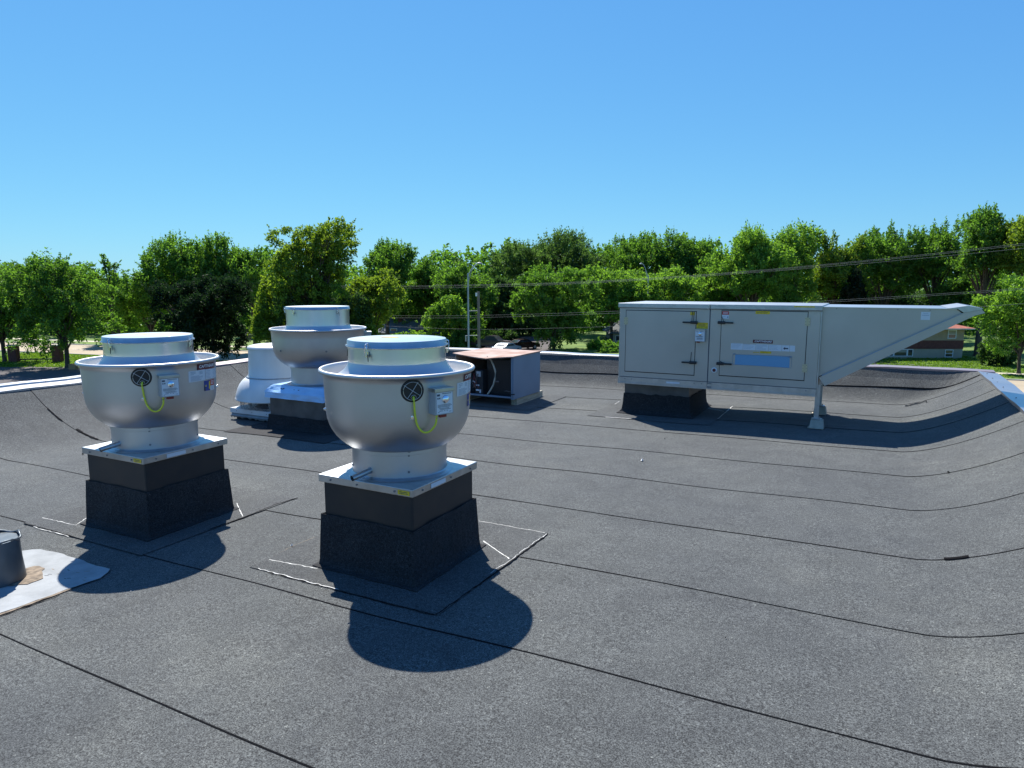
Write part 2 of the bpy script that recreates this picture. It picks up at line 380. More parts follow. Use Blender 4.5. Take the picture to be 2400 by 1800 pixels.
# a lifted fold and a blister hole at the lap on the right
m = MB(); m.add([(.42, 11.147 - 3.2 + 3.0, 0)] * 0, [])
ribbon([(.42, 10.38), (.54, 10.43), (.66, 10.50)], .014, .02, .004, 31, 'membrane', 'membrane_fold', roof)
ribbon([(.66, 10.50), (.66, 10.38)], .008, .012, .003, 32, 'bitumen', 'membrane_fold', roof)
ribbon([(.45, 4.597), (.50, 4.594), (.57, 4.605)], .012, .010, .002, 33, 'bitumen', 'open_lap', roof)
ribbon([(-8.35, 4.62), (-8.2, 4.612), (-7.9, 4.60)], .016, .010, .002, 34, 'bitumen', 'open_lap', roof)
ribbon([(-8.9, 4.60), (-8.6, 4.60)], .010, .008, .002, 35, 'bitumen', 'open_lap', roof)

# white coated patch by the vent pipe
patch = sheet(jag([(-5.6, 1.95), (-5.05, 2.16), (-4.849, 2.27), (-4.773, 2.338), (-4.646, 2.354), (-4.491, 2.352), (-4.105, 2.346), (-4.032, 2.347), (-3.992, 2.31), (-3.945, 2.234), (-3.955, 2.10), (-3.975, 1.70), (-3.99, .9), (-5.0, .8)], .008, .05, 5), .0115, 'coating', 'coated_patch', roof)
ribbon([(-3.975, .9), (-3.955, 1.706), (-3.955, 2.074)], .012, .006, .004, 41, 'dirt', 'patch_edge', patch)
ribbon([(-3.955, .9), (-3.935, 1.706), (-3.93, 2.00)], .006, .006, .004, 42, 'bitumen', 'patch_edge', patch)
rr = random.Random(3)
for k in range(14):
    x = -4.27 + rr.gauss(0, .13); y = 2.15 + rr.gauss(0, .06); a = rr.uniform(-.7, .7); L = rr.uniform(.008, .035)
    ribbon([(x, y), (x + L * math.cos(a), y + L * math.sin(a))], rr.uniform(.005, .010), .0055, .002, 50 + k, 'dirt' if k % 2 else 'bitumen', 'dirt_crumb', patch)
sheet(jag([(-4.50, 2.16), (-4.40, 2.17), (-4.33, 2.12), (-4.25, 2.08), (-4.24, 1.99), (-4.30, 1.93), (-4.50, 1.95)], .012, .03, 8), .0150, 'dirt', 'dirt_stain', patch)

# vent pipe at the left edge, wrapped in grey sheet with a crimped top
vp = thing('vent_pipe', 'grey sheet-wrapped vent pipe with crimped top standing on the pale coated patch', 'vent pipe', (-4.468, 1.935, zr(-4.468, 1.935)))
mat('lead_wrap', (.085, .105, .12), .42, .35, noise=(3.2, .45), bump=(5, .4, .02), stretch=(1, 1, .8))
m = MB(); seg = 40; prof = [(.150, -.02), (.147, .05), (.143, .14), (.140, .21), (.138, .268)]; v = []
for r_, z in prof:
    for k in range(seg):
        a = 2 * math.pi * k / seg; q = 1 + .025 * math.sin(3 * a + z * 6) + .012 * math.sin(7 * a + 20 * z)
        v.append((r_ * q * math.cos(a), r_ * q * math.sin(a), z))
m.add(v, [(i * seg + k, i * seg + (k + 1) % seg, (i + 1) * seg + (k + 1) % seg, (i + 1) * seg + k) for i in range(len(prof) - 1) for k in range(seg)], True)
m.build('pipe_wrap', 'lead_wrap', vp)
m = MB(); rr = random.Random(9)
pp = [(.138 * math.cos(a) * (1 + .03 * math.sin(9 * a)), .138 * math.sin(a) * (1 + .03 * math.sin(9 * a)), .270 + .008 * math.sin(5 * a + 1)) for a in np.linspace(0, 2 * math.pi, 60)]
m.tube(pp, [rr.uniform(.004, .009) for _ in pp], 6); m.build('crimped_rim', 'lead_wrap', vp)
m = MB(); m.disc(.13, .262, 40); m.build('pipe_cap', 'lead_wrap', vp)

# copings ------------------------------------------------------------------
mat('coping_mauve_reflection', (.30, .255, .27), .45, .5, noise=(1.2, .12), bump=(1.6, .12, .02))  # same coping metal, a mauve reflection painted into the base colour of odd sections
def coping(name, prof, path, joints, mt='coping_metal', odd=()):
    """prof: list of (offset outward, dz); path(t)->(x,y,z),(ox,oy)"""
    root = struct(name)
    for a, b in zip(joints[:-1], joints[1:]):
        m = MB(); n = max(2, int(abs(b - a) / .25)); v = []
        aa = a + (.004 if a != joints[0] else 0)
        for i in range(n + 1):
            t = aa + (b - aa) * i / n; (x, y, z), (ox, oy) = path(t); wv = .004 * math.sin(3.3 * t) + .003 * math.sin(7.1 * t)
            for o, dz in prof: v.append((x + ox * o, y + oy * o, z + dz + wv))
        c = len(prof); m.add(v, [(i * c + j, (i + 1) * c + j, (i + 1) * c + j + 1, i * c + j + 1) for i in range(n) for j in range(c - 1)])
        m.build('coping_section', 'coping_mauve_reflection' if a in odd else mt, root)
    return root
co = coping('parapet_coping', [(-.045, -.028), (-.050, .014), (-.045, .018), (.145, .024), (.15, .020), (.15, -.16)], lambda t: ((t, YB + .03, zc(t)), (0, 1)), [-9.6, -7.4, -5.15, -2.75, -.35, 1.48], 'coping_metal', (-9.6, -.35))
m = MB()
for x in np.arange(-9.2, 1.3, .62): m.lathe([(.0, .006), (.006, .004), (.008, 0)], 8, c=(x, YB - .005))
for i in range(len(m.v)): m.v[i] = (m.v[i][0], m.v[i][1], m.v[i][2] + zc(m.v[i][0]) + .019)
o = m.build('coping_nails', 'screw', co); o['kind'] = 'stuff'
co = coping('parapet_coping', [(-.035, -.028), (-.040, .012), (.19, -.008), (.195, -.012), (.195, -.2)], lambda t: ((XR, t, zc(XR) + .006), (1, 0)), [-6, -3.4, -1.1, 1.7, 4.55, 7.42, 9.4, YB + .02])
for y in (10.9, 10.4, 10.0, 9.55, 8.7, 7.42, 6.5, 5.6):
    m = MB(); m.tube([(XR + .03, y, zc(XR) + .014), (XR + .03, y, zc(XR) + .022)], .007, 8); m.build('nail', 'screw', co)
for y in (10.9, 10.42, 10.02):
    ribbon([(XR - .03, y + .05), (XR + .0, y + .05)], .003, .002, .001, 71, 'bitumen', 'nail_streak', roof)
co = coping('parapet_coping', [(-.02, -.02), (-.02, .010), (.18, .030), (.185, .02), (.185, -.2)], lambda t: ((XL, t, zc(XL)), (-1, 0)), [-6, -3.2, .2, 3.6, 7.2, YB + .05], 'coping_metal', (7.2,))
coping('parapet_coping', [(.178, .025), (.183, .052), (.29, .062), (.30, .052), (.30, -.2)], lambda t: ((XL, t, zc(XL)), (-1, 0)), [-6, -2.6, 1.4, 4.9, 7.2])
# the building under the roof
mat('wall_brick', (.30, .22, .17), .9, noise=(1, .15))
bw = MB(); bw.box(XL - .27, YF - .1, -8.85, XR + .16, YB + .14, -.42); b_ = bw.build('building_walls', 'wall_brick'); b_['kind'] = 'structure'
bw = MB()
for (a, b) in (((XL - .165, YF), (XL - .06, YB + .14)), ((XR + .0, YF), (XR + .16, YB + .14)), ((XL - .1, YB + .01), (XR, YB + .14))):
    bw.box(a[0], a[1], -.42, b[0], b[1], .28)
b_ = bw.build('parapet_walls', 'wall_brick'); b_['kind'] = 'structure'

# ------------------------------------------------------------------ kitchen exhaust fans
def rb(z, big=False):
    T = [(.745, .288), (.78, .345), (.815, .378), (.86, .405), (.915, .424), (.96, .430), (1.05, .434), (1.155, .438), (1.19, .441)]
    for (z0, r0), (z1, r1) in zip(T[:-1], T[1:]):
        if z <= z1: return r0 + (r1 - r0) * max(0, z - z0) / (z1 - z0)
    return T[-1][1]
def cyl(a, r, z): return (r * math.cos(a), r * math.sin(a), z)
def wrap_rect(a0, a1, z0, z1, off, dz=0, n=8, rf=rb):
    m = MB(); v = []
    for i in range(n + 1):
        a = a0 + (a1 - a0) * i / n; d = dz * i / n
        v += [cyl(a, rf(z0) + off, z0 + d), cyl(a, rf(z1) + off, z1 + d)]
    m.add(v, [(i * 2, i * 2 + 2, i * 2 + 3, i * 2 + 1) for i in range(n)], True); return m
def wrap_text(s, ac, zc_, size, off, shear=0, width=None, dzda=0, rf=rb):
    vs, fs = text_mesh(s, size, shear, width); r0 = rf(zc_)
    m = MB(); m.add([cyl(ac + x / r0, rf(zc_ + y) + off, zc_ + y + dzda * x) for x, y, z in vs], fs); return m
def lines(a0, a1, z0, z1, n, off, m, h=.0022, dz=0, seed=0, rf=rb):
    rr = random.Random(seed)
    for i in range(n):
        z = z1 - (z1 - z0) * (i + .5) / n; e = a0 + (a1 - a0) * rr.uniform(.55, 1); t = wrap_rect(a0, e, z - h, z + h, off, dz, 3, rf); m.add(t.v, t.f)
def bolt_at(a, z, parent, r=None, rad=.007, out=.008, mt='screw', rf=rb):
    r = rf(z) if r is None else r
    m = MB(); m.tube([cyl(a, r - .002, z), cyl(a, r + .003, z)], rad * 1.5, 12); m.tube([cyl(a, r + .002, z), cyl(a, r + out, z)], rad, 6); return m.build('bolt', mt, parent)
def latch(a, r, z, parent):
    m = MB(); t = Vector((-math.sin(a), math.cos(a), 0)); o = Vector((math.cos(a), math.sin(a), 0))
    def bx(w, d0, d1, z0, z1):
        P = [o * (r + d) + t * s for d in (d0, d1) for s in (-w, w)]
        m.add([(*p.xy, zz) for zz in (z0, z1) for p in P], [(0, 1, 3, 2), (4, 6, 7, 5), (0, 4, 5, 1), (1, 5, 7, 3), (3, 7, 6, 2), (2, 6, 4, 0)])
    bx(.010, .001, .006, z - .062, z - .030)
    m.tube([o * (r + .010) + t * .008 + Vector((0, 0, z - .055)), o * (r + .016) + t * .007 + Vector((0, 0, z - .02)), o * (r + .014) + t * .005 + Vector((0, 0, z + .012)), o * (r + .014) - t * .005 + Vector((0, 0, z + .012)), o * (r + .016) - t * .007 + Vector((0, 0, z - .02)), o * (r + .010) - t * .008 + Vector((0, 0, z - .055))], .0022, 6)
    m.tube([o * (r + .014) + Vector((0, 0, z + .010)), o * (r + .003) + Vector((0, 0, z + .016))], .004, 6)
    lt = m.build('latch', 'chrome', parent)
    m = MB(); m.tube([o * (r + .012) + t * .012 + Vector((0, 0, z - .045)), o * (r + .016) + t * .016 + Vector((0, 0, z - .085))], [.004, .002], 6); m.build('latch_tail', 'black_plastic', lt)

def curb(parent, half, zt, zm, flare, seed, steel='curb_steel'):
    m = MB(); m.frustum((0, 0), half, -.01, half, zt); m.build('curb', steel, parent, bevel=.012)
    # membrane wrapped up the curb, standing off in places
    rr = random.Random(seed); v = []; levels = [(zm, .006), (zm * .6, .009), (.12, .012), (.05, .018), (.015, .034), (.0, flare * .75)]
    N = 12; ring = []
    cs = [(-1, -1), (1, -1), (1, 1), (-1, 1)]
    for k in range(4):
        a, b = cs[k], cs[(k + 1) % 4]; ring += [(a[0] + (b[0] - a[0]) * i / N, a[1] + (b[1] - a[1]) * i / N) for i in range(N)]
    jz = [rr.uniform(-.004, .004) for _ in ring]
    px, py = parent.location.x, parent.location.y
    for li, (z, o) in enumerate(levels):
        for i, (x, y) in enumerate(ring):
            s = half + o + (.006 if i % N == 0 else 0) * (li < 4) + .004 * math.sin(i * 1.3 + li)
            X, Y = x * s, y * s
            base = (zr(px + X, py + Y) - parent.location.z) if li >= 3 else 0
            v.append((X, Y, z + (jz[i] if li == 0 else 0) + base + (.011 if li == 5 else 0)))
    n = len(ring); m = MB(); m.add(v, [(l * n + i, (l + 1) * n + i, (l + 1) * n + (i + 1) % n, l * n + (i + 1) % n) for l in range(len(levels) - 1) for i in range(n)], False)
    o = m.build('curb_flashing', 'membrane_shaded', parent)
    md = o.modifiers.new('thickness', 'SOLIDIFY'); md.thickness = .005; md.offset = 1
    return o

def exhaust_fan(loc):
    t = thing('exhaust_fan', 'x', 'exhaust fan', loc)
    curb(t, .325, .545, .335, .085, 4)
    m = MB(); m.frustum((0, 0), .345, .532, .345, .578); capo = m.build('curb_cap', 'galvanised', t, bevel=.004)
    # cap: raised ring + sticker + screws
    for (x, y, dx, dy) in [(-.25, -.346, 0, -1), (-.05, -.346, 0, -1), (.22, -.346, 0, -1), (.346, -.25, 1, 0), (.346, .04, 1, 0), (.346, .26, 1, 0)]:
        q = MB(); q.tube([(x, y, .553), (x + dx * .004, y + dy * .004, .553)], .0055, 8); q.build('screw', 'screw', capo)
    q = MB(); q.box(.245, -.3475, .541, .325, -.346, .566); st = q.build('yellow_label', 'yellow_sticker', capo)
    q = MB(); q.box(.255, -.3485, .556, .315, -.3478, .559); q.box(.255, -.3485, .548, .315, -.3478, .551); q.build('print', 'print_dark', st)
    q = MB(); q.box(.346, -.17, .541, .3475, -.02, .566); q.build('serial_label', 'white_sticker', capo)
    m = MB(); m.lathe([(.325, .5785), (.318, .583), (.305, .585), (.290, .587), (.2865, .592)]); m.build('neck_flange', 'galvanised', t)
    m = MB(); m.lathe([(.2855, .582), (.2855, .722)]); m.lathe([(.2855, .722), (.2895, .724)]); m.lathe([(.2895, .724), (.2895, .748)]); m.build('neck', 'spun_aluminium', t)
    for a_, zz, rr_ in [(-42, .752, .010), (-42.4, .723, .006), (-42.7, .625, .006), (-130, .74, .010), (-130, .625, .006), (40, .74, .010), (40, .625, .006)]:
        bolt_at(R(a_), zz, t, .289 if zz > .724 else .2855, rr_ * .8, .006)
    d = (math.cos(R(-95)), math.sin(R(-95))); m = MB()
    a0 = Vector(cyl(R(-90), .275, .630)); a1 = Vector((a0.x - .035, a0.y - .125, .606)); m.tube([a0, a1], .0165, 20, cap=False); m.tube([a1, a0], .0140, 20, cap=False)
    dt = m.build('drain_tube', 'galvanised', t)
    m = MB(); m.tube([a0, a0 + (a1 - a0) * .08], .021, 16); m.build('tube_collar', 'galvanised', dt)
    # bowl
    pr = [(.287, .7485), (.300, .7475), (.308, .751), (.327, .764), (.352, .786), (.378, .815), (.398, .846), (.413, .878), (.424, .915), (.430, .96), (.434, 1.05), (.438, 1.155), (.441, 1.185)]
    rim = [(.447 + .0125 * math.cos(q_), 1.197 + .0125 * math.sin(q_)) for q_ in np.linspace(-2.2, 2.9, 12)]
    rim = [(r_ + .006, z) for r_, z in rim]
    m = MB(); m.lathe(pr + rim + [(.436, 1.185), (.430, 1.10), (.425, 1.0), (.40, .93), (.30, .90)], 96); bowl = m.build('bowl', 'spun_aluminium', t)
    # inner wind band with flared skirt, lid
    m = MB(); m.lathe([(.428, 1.118), (.405, 1.140), (.372, 1.160), (.345, 1.176), (.322, 1.193), (.306, 1.212), (.296, 1.232), (.291, 1.246)], 96); m.build('flared_skirt', 'spun_aluminium', t)
    m = MB(); m.lathe([(.291, 1.246), (.290, 1.27), (.290, 1.352)], 96); wb = m.build('wind_band', 'bright_aluminium', t)
    m = MB(); m.lathe([(.288, 1.336), (.303, 1.336), (.304, 1.342), (.295, 1.345), (.295, 1.370), (.291, 1.376)], 96); lid = m.build('lid', 'galvanised', t)
    m = MB(); m.lathe([(.291, 1.376), (.22, 1.379), (.1, 1.381), (.001, 1.382)], 96); m.build('lid_top', 'lid_metal', lid)
    m = MB(); m.box(-.10, -.04, 1.3825, .02, .0, 1.3832); m.build('lid_label', 'yellow_sticker', lid)
    for a_ in (-87, 27, 90, 200): latch(R(a_), .295, 1.352, t)
    # cable grommet
    ac = R(-42.5); zc_ = 1.122; rr_ = .064; o = Vector(cyl(ac, 1, 0)); tt = Vector((-math.sin(ac), math.cos(ac), 0))
    def on(x, z, off=0): a = ac + x / rb(z); return Vector(cyl(a, rb(z) + off, z))
    m = MB(); v = [on(0, zc_, .003)] ; n = 36
    for ring_, of in ((.5, .0045), (.93, .0045), (1, .001)): v += [on(rr_ * ring_ * math.cos(2 * math.pi * k / n), zc_ + rr_ * ring_ * math.sin(2 * math.pi * k / n), of) for k in range(n)]
    f = [(0, 1 + k, 1 + (k + 1) % n) for k in range(n)]
    for q_ in range(2): f += [(1 + q_ * n + k, 1 + (q_ + 1) * n + k, 1 + (q_ + 1) * n + (k + 1) % n, 1 + q_ * n + (k + 1) % n) for k in range(n)]
    m.add(v, f); gr = m.build('cable_grommet', 'black_rubber', t)
    m = MB(); m.tube([on(.050 * math.cos(2 * math.pi * k / n), zc_ - .001 + .050 * math.sin(2 * math.pi * k / n), .007) for k in range(n + 1)], .0016, 5)
    for a1_, a2_ in ((R(145), R(-35)), (R(58), R(-125))):
        m.tube([on(.056 * math.cos(a1_), zc_ + .056 * math.sin(a1_), .008), on(0, zc_, .010), on(.052 * math.cos(a2_), zc_ + .052 * math.sin(a2_), .008)], .0017, 5)
    m.tube([on(.004 + .014 * math.cos(2 * math.pi * k / 16), zc_ - .036 + .013 * math.sin(2 * math.pi * k / 16), .009) for k in range(17)], .0012, 5)
    m.build('wire_guard', 'bright_aluminium', gr)
    # cable
    c0 = on(.004, zc_ - .034, .006); bx_a = R(-22)
    pts = [c0, on(.003, 1.07, .022), on(.006, 1.03, .020), on(.010, .985, .016), on(.020, .935, .016), on(.038, .900, .020), on(.062, .884, .026), on(.088, .893, .036), on(.108, .925, .045), on(.114, .955, .048), on(.115, .985, .048)]
    P = []
    for i in range(len(pts) - 1):
        p0, p1, p2, p3 = pts[max(i - 1, 0)], pts[i], pts[i + 1], pts[min(i + 2, len(pts) - 1)]
        for s_ in (0, .25, .5, .75): P.append(.5 * ((2 * p1) + (-p0 + p2) * s_ + (2 * p0 - 5 * p1 + 4 * p2 - p3) * s_ ** 2 + (-p0 + 3 * p1 - 3 * p2 + p3) * s_ ** 3))
    P.append(pts[-1]); m = MB(); m.tube(P, .0062, 8); m.build('cable', 'yellow_cable', t)
    # switch box: local axes out / across
    def bxm(m, x0, x1, d0, d1, z0, z1):
        o_ = Vector((math.cos(bx_a), math.sin(bx_a), 0)); t_ = Vector((-math.sin(bx_a), math.cos(bx_a), 0))
        P_ = [o_ * (.43 + d) + t_ * x for d in (d0, d1) for x in (x0, x1)]
        m.add([(p.x, p.y, zz) for zz in (z0, z1) for p in P_], [(0, 1, 3, 2), (4, 6, 7, 5), (0, 4, 5, 1), (1, 5, 7, 3), (3, 7, 6, 2), (2, 6, 4, 0)])
        return o_, t_
    m = MB(); bxm(m, -.060, .060, -.012, .062, .984, 1.122); sb = m.build('switch_box', 'box_grey', t, bevel=.003)
    m = MB(); o_, t_ = bxm(m, -.0655, .0655, -.010, .069, 1.112, 1.133); m.build('box_hood', 'galvanised', sb, bevel=.002)
    m = MB(); bxm(m, -.052, .053, .0622, .0632, .990, 1.108); m.build('box_label', 'white_sticker', sb)
    m = MB()
    bxm(m, -.049, -.030, .0634, .0640, 1.089, 1.100); bxm(m, -.047, -.040, .0634, .0640, 1.072, 1.081); bxm(m, -.036, -.028, .0634, .0640, 1.073, 1.081); bxm(m, -.015, .045, .0634, .0640, 1.100, 1.103)
    for zz, x0, x1 in ((1.040, -.046, .040), (1.034, -.046, .048), (1.028, -.046, .036), (1.020, -.038, .030), (1.014, -.03, .04), (1.006, -.036, -.012), (1.006, -.004, .004), (1.006, .012, .022), (.999, -.045, -.035), (.999, .03, .045)): bxm(m, x0, x1, .0634, .0640, zz - .0011, zz + .0011)
    m.build('print', 'print_dark', sb)
    c_ = o_ * (.43 + .0635) + t_ * .006 + Vector((0, 0, 1.070)); m = MB(); v = []; n = 20
    for q_ in range(6):
        b_ = q_ / 5 * math.pi / 2
        v += [c_ + t_ * (.0235 * math.cos(b_) * math.cos(2 * math.pi * k / n)) + Vector((0, 0, .0235 * math.cos(b_) * math.sin(2 * math.pi * k / n))) + o_ * .015 * math.sin(b_) for k in range(n)]
    m.add(v, [(l * n + k, l * n + (k + 1) % n, (l + 1) * n + (k + 1) % n, (l + 1) * n + k) for l in range(5) for k in range(n)], True); m.build('switch_dial', 'chrome', sb)
    m = MB(); bxm(m, -.022, .022, .030, .050, .966, .982); m.build('switch_handle', 'red_plastic', sb, bevel=.002)
    # stickers
    k = wrap_rect(R(6.5), R(35.5), 1.138, 1.180, .0012, -.007); brd = k.build('brand_plate', 'brand_maroon', t)
    wrap_text('CAPTIVEAIRE', R(21), 1.1565, .032, .0024, .3, .195, -.030).build('lettering', 'print_white', brd)
    k = wrap_rect(R(9), R(34), 1.1395, 1.1412, .0020, -.007); k.build('underline', 'red_sticker', brd)
    k = wrap_rect(R(-3), R(17), 1.058, 1.136, .0012, 0); ip = k.build('data_plate', 'white_sticker', t)
    m = MB(); lines(R(-1), R(15), 1.062, 1.100, 6, .002, m, .0012, 0, 1); lines(R(-1), R(5), 1.106, 1.132, 3, .002, m, .0016, 0, 2); lines(R(9), R(15), 1.106, 1.130, 3, .002, m, .0014, 0, 3)
    m.build('print', 'print_grey', ip)
    k = wrap_rect(R(17.6), R(42), 1.062, 1.132, .0012, -.008); ip = k.build('data_plate', 'white_sticker', t)
    m = MB(); lines(R(18.5), R(29), 1.066, 1.126, 6, .002, m, .0011, -.003, 4); lines(R(31), R(41), 1.063, 1.122, 6, .002, m, .0011, -.004, 5); m.build('print', 'print_grey', ip)
    k = wrap_rect(R(15), R(25), .978, 1.052, .0012, -.003); wp = k.build('warning_label', 'blue_sticker', t)
    def onb(a_, z): return cyl(R(a_), rb(z) + .0022, z)
    m = MB(); m.add([onb(15.2, 1.013), onb(24.9, .980), onb(15.2, .9785)], [(0, 1, 2)]); m.build('black_corner', 'print_dark', wp)
    m = MB(); m.add([onb(16, 1.014), onb(24.8, .982), onb(24.8, 1.046)], [(0, 1, 2)]); m.build('yellow_triangle', 'yellow_sticker', wp)
    k = wrap_rect(R(25), R(34), 1.008, 1.050, .0012, -.003); wr = k.build('warning_label', 'red_sticker', t)
    m = MB(); lines(R(26.5), R(33), 1.014, 1.044, 3, .002, m, .0022, -.002, 6); m.build('print', 'print_white', wr)
    k = wrap_rect(R(25), R(34), .974, 1.007, .0012, -.003); wr = k.build('warning_label', 'white_sticker', t)
    m = MB(); lines(R(26.5), R(33), .978, 1.002, 3, .002, m, .0012, -.002, 7); m.build('print', 'print_grey', wr)
    for a_ in (-42.8, -132, 51, 140): bolt_at(R(a_), .973, t, None, .007, .012, 'chrome')
    m = MB(); m.box(-.012, -.30, .74, .0, -.285, .755); 
    return t
fan = exhaust_fan((-2.53, 3.29, -.050))
fan['label'] = 'nearest spun aluminium bowl fan, in the centre foreground, with yellow cable'
fan['group'] = 'bowl exhaust fans with yellow cables'
f2 = copy_tree(fan); f2.location = (-4.65, 3.13, -.093); f2.rotation_euler = (0, 0, R(.6))
f2['label'] = 'spun aluminium bowl fan beside the white patch, its red and white stickers in full view'

# larger fan behind, its curb cap wrapped in film
t = thing('large_exhaust_fan', 'larger aluminium bowl fan standing on a curb wrapped in pale blue film', 'exhaust fan', (-6.10, 6.36, -.122))
curb(t, .435, .42, .18, .09, 9, 'curb_galvanised')
# wrapped cap, wrinkled
m = MB(); N = 24; lv = [(.40, .548), (.425, .520), (.450, .492), (.474, .465), (.476, .43), (.478, .395)]; v = []; rr = random.Random(5)
ring = []
for k in range(4):
    a, b = [(-1, -1), (1, -1), (1, 1), (-1, 1)][k], [(-1, -1), (1, -1), (1, 1), (-1, 1)][(k + 1) % 4]
    ring += [(a[0] + (b[0] - a[0]) * i / N, a[1] + (b[1] - a[1]) * i / N) for i in range(N)]
for li, (h, z) in enumerate(lv):
    for i, (x, y) in enumerate(ring):
        q = 1 + .010 * math.sin(i * .9 + li * 1.1) * (li > 0) + rr.uniform(-.004, .004)
        v.append((x * h * q, y * h * q, z + .005 * math.sin(i * .55 + li) * (li in (1, 2))))
n = len(ring); m.add(v, [(l * n + i, (l + 1) * n + i, (l + 1) * n + (i + 1) % n, l * n + (i + 1) % n) for l in range(len(lv) - 1) for i in range(n)], False)
m.add([v[i] for i in range(n)], [tuple(range(n))])
cw = m.build('wrapped_cap', 'wrap_film', t)
for (x0, x1, z0) in ((-.24, -.18, .515), (-.21, -.19, .49), (-.02, .07, .51)):
    m = MB(); m.tube([(x0, -.432, z0), ((x0 + x1) / 2, -.436, z0 - .012), (x1, -.434, z0 + .003)], .006, 6); m.build('film_tear', 'print_dark', cw)
m = MB(); m.lathe([(.40, .55), (.37, .556), (.356, .56), (.350, .57)]); m.build('neck_flange', 'galvanised', t)
m = MB(); m.lathe([(.349, .545), (.349, .735)], 72); m.lathe([(.349, .735), (.356, .737)], 72); m.lathe([(.356, .737), (.356, .768)], 72); m.build('neck', 'spun_aluminium', t)
for a_ in (-75, -20, 40, 120, 200): bolt_at(R(a_), .75, t, .346, .007, .006); bolt_at(R(a_), .60, t, .342, .006, .006)
pr = [(.354, .768), (.378, .768), (.42, .793), (.465, .83), (.50, .87), (.528, .92), (.545, .975), (.553, 1.03), (.558, 1.12), (.562, 1.21)]
rim = [(.572 + .013 * math.cos(q_), 1.224 + .013 * math.sin(q_)) for q_ in np.linspace(-2.2, 2.9, 12)]
m = MB(); m.lathe(pr + rim + [(.555, 1.21), (.55, 1.1), (.52, .98), (.38, .93)], 96); bowl = m.build('bowl', 'spun_aluminium', t)
m = MB(); m.lathe([(.548, 1.14), (.51, 1.165), (.465, 1.185), (.43, 1.203), (.405, 1.222), (.388, 1.247), (.380, 1.270)], 96); m.build('flared_skirt', 'spun_aluminium', t)
m = MB(); m.lathe([(.380, 1.270), (.377, 1.30), (.377, 1.47)], 96); m.build('wind_band', 'bright_aluminium', t)
m = MB(); m.lathe([(.375, 1.462), (.388, 1.462), (.389, 1.468), (.382, 1.471), (.382, 1.492), (.378, 1.497)], 96); lid = m.build('lid', 'galvanised', t)
m = MB(); m.lathe([(.378, 1.497), (.2, 1.5), (.001, 1.502)], 96); m.build('lid_top', 'lid_metal', lid)
for a_ in (-92, -10, 60, 150, 220): latch(R(a_), .381, 1.477, t)
for a_ in (-100, -38, 80): bolt_at(R(a_), .985, t, .546, .008, .010)
def box_on(parent, a, r, w, d, z0, z1, name, mt):
    o_ = Vector((math.cos(a), math.sin(a), 0)); t_ = Vector((-math.sin(a), math.cos(a), 0)); P_ = [o_ * (r + dd) + t_ * x for dd in (-.02, d) for x in (-w, w)]
    m = MB(); m.add([(p.x, p.y, zz) for zz in (z0, z1) for p in P_], [(0, 1, 3, 2), (4, 6, 7, 5), (0, 4, 5, 1), (1, 5, 7, 3), (3, 7, 6, 2), (2, 6, 4, 0)]); return m.build(name, mt, parent, bevel=.003)
box_on(t, R(44), .56, .055, .075, 1.03, 1.17, 'switch_box', 'box_grey')
box_on(t, R(44), .56, .062, .082, 1.16, 1.178, 'box_hood', 'galvanised')

# old white mushroom fan
t = thing('mushroom_fan', 'old white domed roof fan with open wire guard, behind the larger fan', 'exhaust fan', (-7.14, 6.62, -.143))
m = MB(); m.frustum((0, 0), .38, -.02, .38, .10); m.build('curb', 'membrane_shaded', t)
m = MB(); m.frustum((0, 0), .435, .085, .435, .150); bc = m.build('base_cap', 'old_white_paint', t, bevel=.004)
for x in (-.31, -.02, .25): q = MB(); q.tube([(x, -.435, .118), (x, -.439, .118)], .006, 8); q.build('screw', 'screw', bc)
m = MB(); v = []; rr = random.Random(2); n = 30
for i in range(n + 1):
    x = -.43 + .86 * i / n; v += [(x, -.40, .09), (x, -.435 - rr.uniform(0, .01), .05), (x, -.42, .035 - rr.uniform(0, .02))]
m.add(v, [(i * 3 + j, i * 3 + 3 + j, i * 3 + 4 + j, i * 3 + 1 + j) for i in range(n) for j in range(2)]); m.build('torn_flashing', 'coating', t)
m = MB(); m.lathe([(.30, .150), (.24, .19), (.20, .21)], 40); m.build('inlet_cone', 'curb_galvanised', t)
m = MB()
for k in range(6): m.lathe([(.481, .160 + k * .020), (.483, .1618 + k * .020), (.481, .1636 + k * .020)], 56)
for k in range(28):
    a = 2 * math.pi * k / 28; m.tube([cyl(a, .478, .155), cyl(a + .28, .49, .272)], .0022, 4, False)
    m.tube([cyl(a, .478, .155), cyl(a - .28, .49, .272)], .0022, 4, False)
g_ = m.build('wire_guard', 'screw', t)
for a_ in (-60, 30, 120, 210, -120): m = MB(); m.tube([cyl(R(a_), .36, .148), cyl(R(a_), .40, .29)], .012, 6); m.build('support_leg', 'old_white_paint', t)
m = MB(); m.lathe([(.10, .15), (.10, .3)], 24); m.build('motor_housing', 'dark_interior', t)
m = MB(); m.lathe([(.530, .262), (.542, .266), (.544, .279), (.538, .286), (.534, .310), (.530, .335), (.522, .36), (.507, .41), (.482, .46), (.450, .505), (.418, .535), (.380, .555), (.34, .565)], 80); m.build('dome', 'old_white_paint', t)
m = MB(); m.lathe([(.35, .545), (.385, .552), (.385, .565), (.366, .572), (.368, .585), (.358, .60), (.354, .76), (.346, .95)], 72); cw = m.build('upper_drum', 'old_white_paint', t)
m = MB(); m.lathe([(.385, .556), (.391, .560), (.385, .566)], 60); m.build('clamp_band', 'screw', cw)
m = MB(); m.lathe([(.360, .935), (.361, .95), (.356, .962), (.342, .972), (.30, .982), (.17, .993), (.001, .996)], 72); m.build('drum_lid', 'old_white_paint', t)

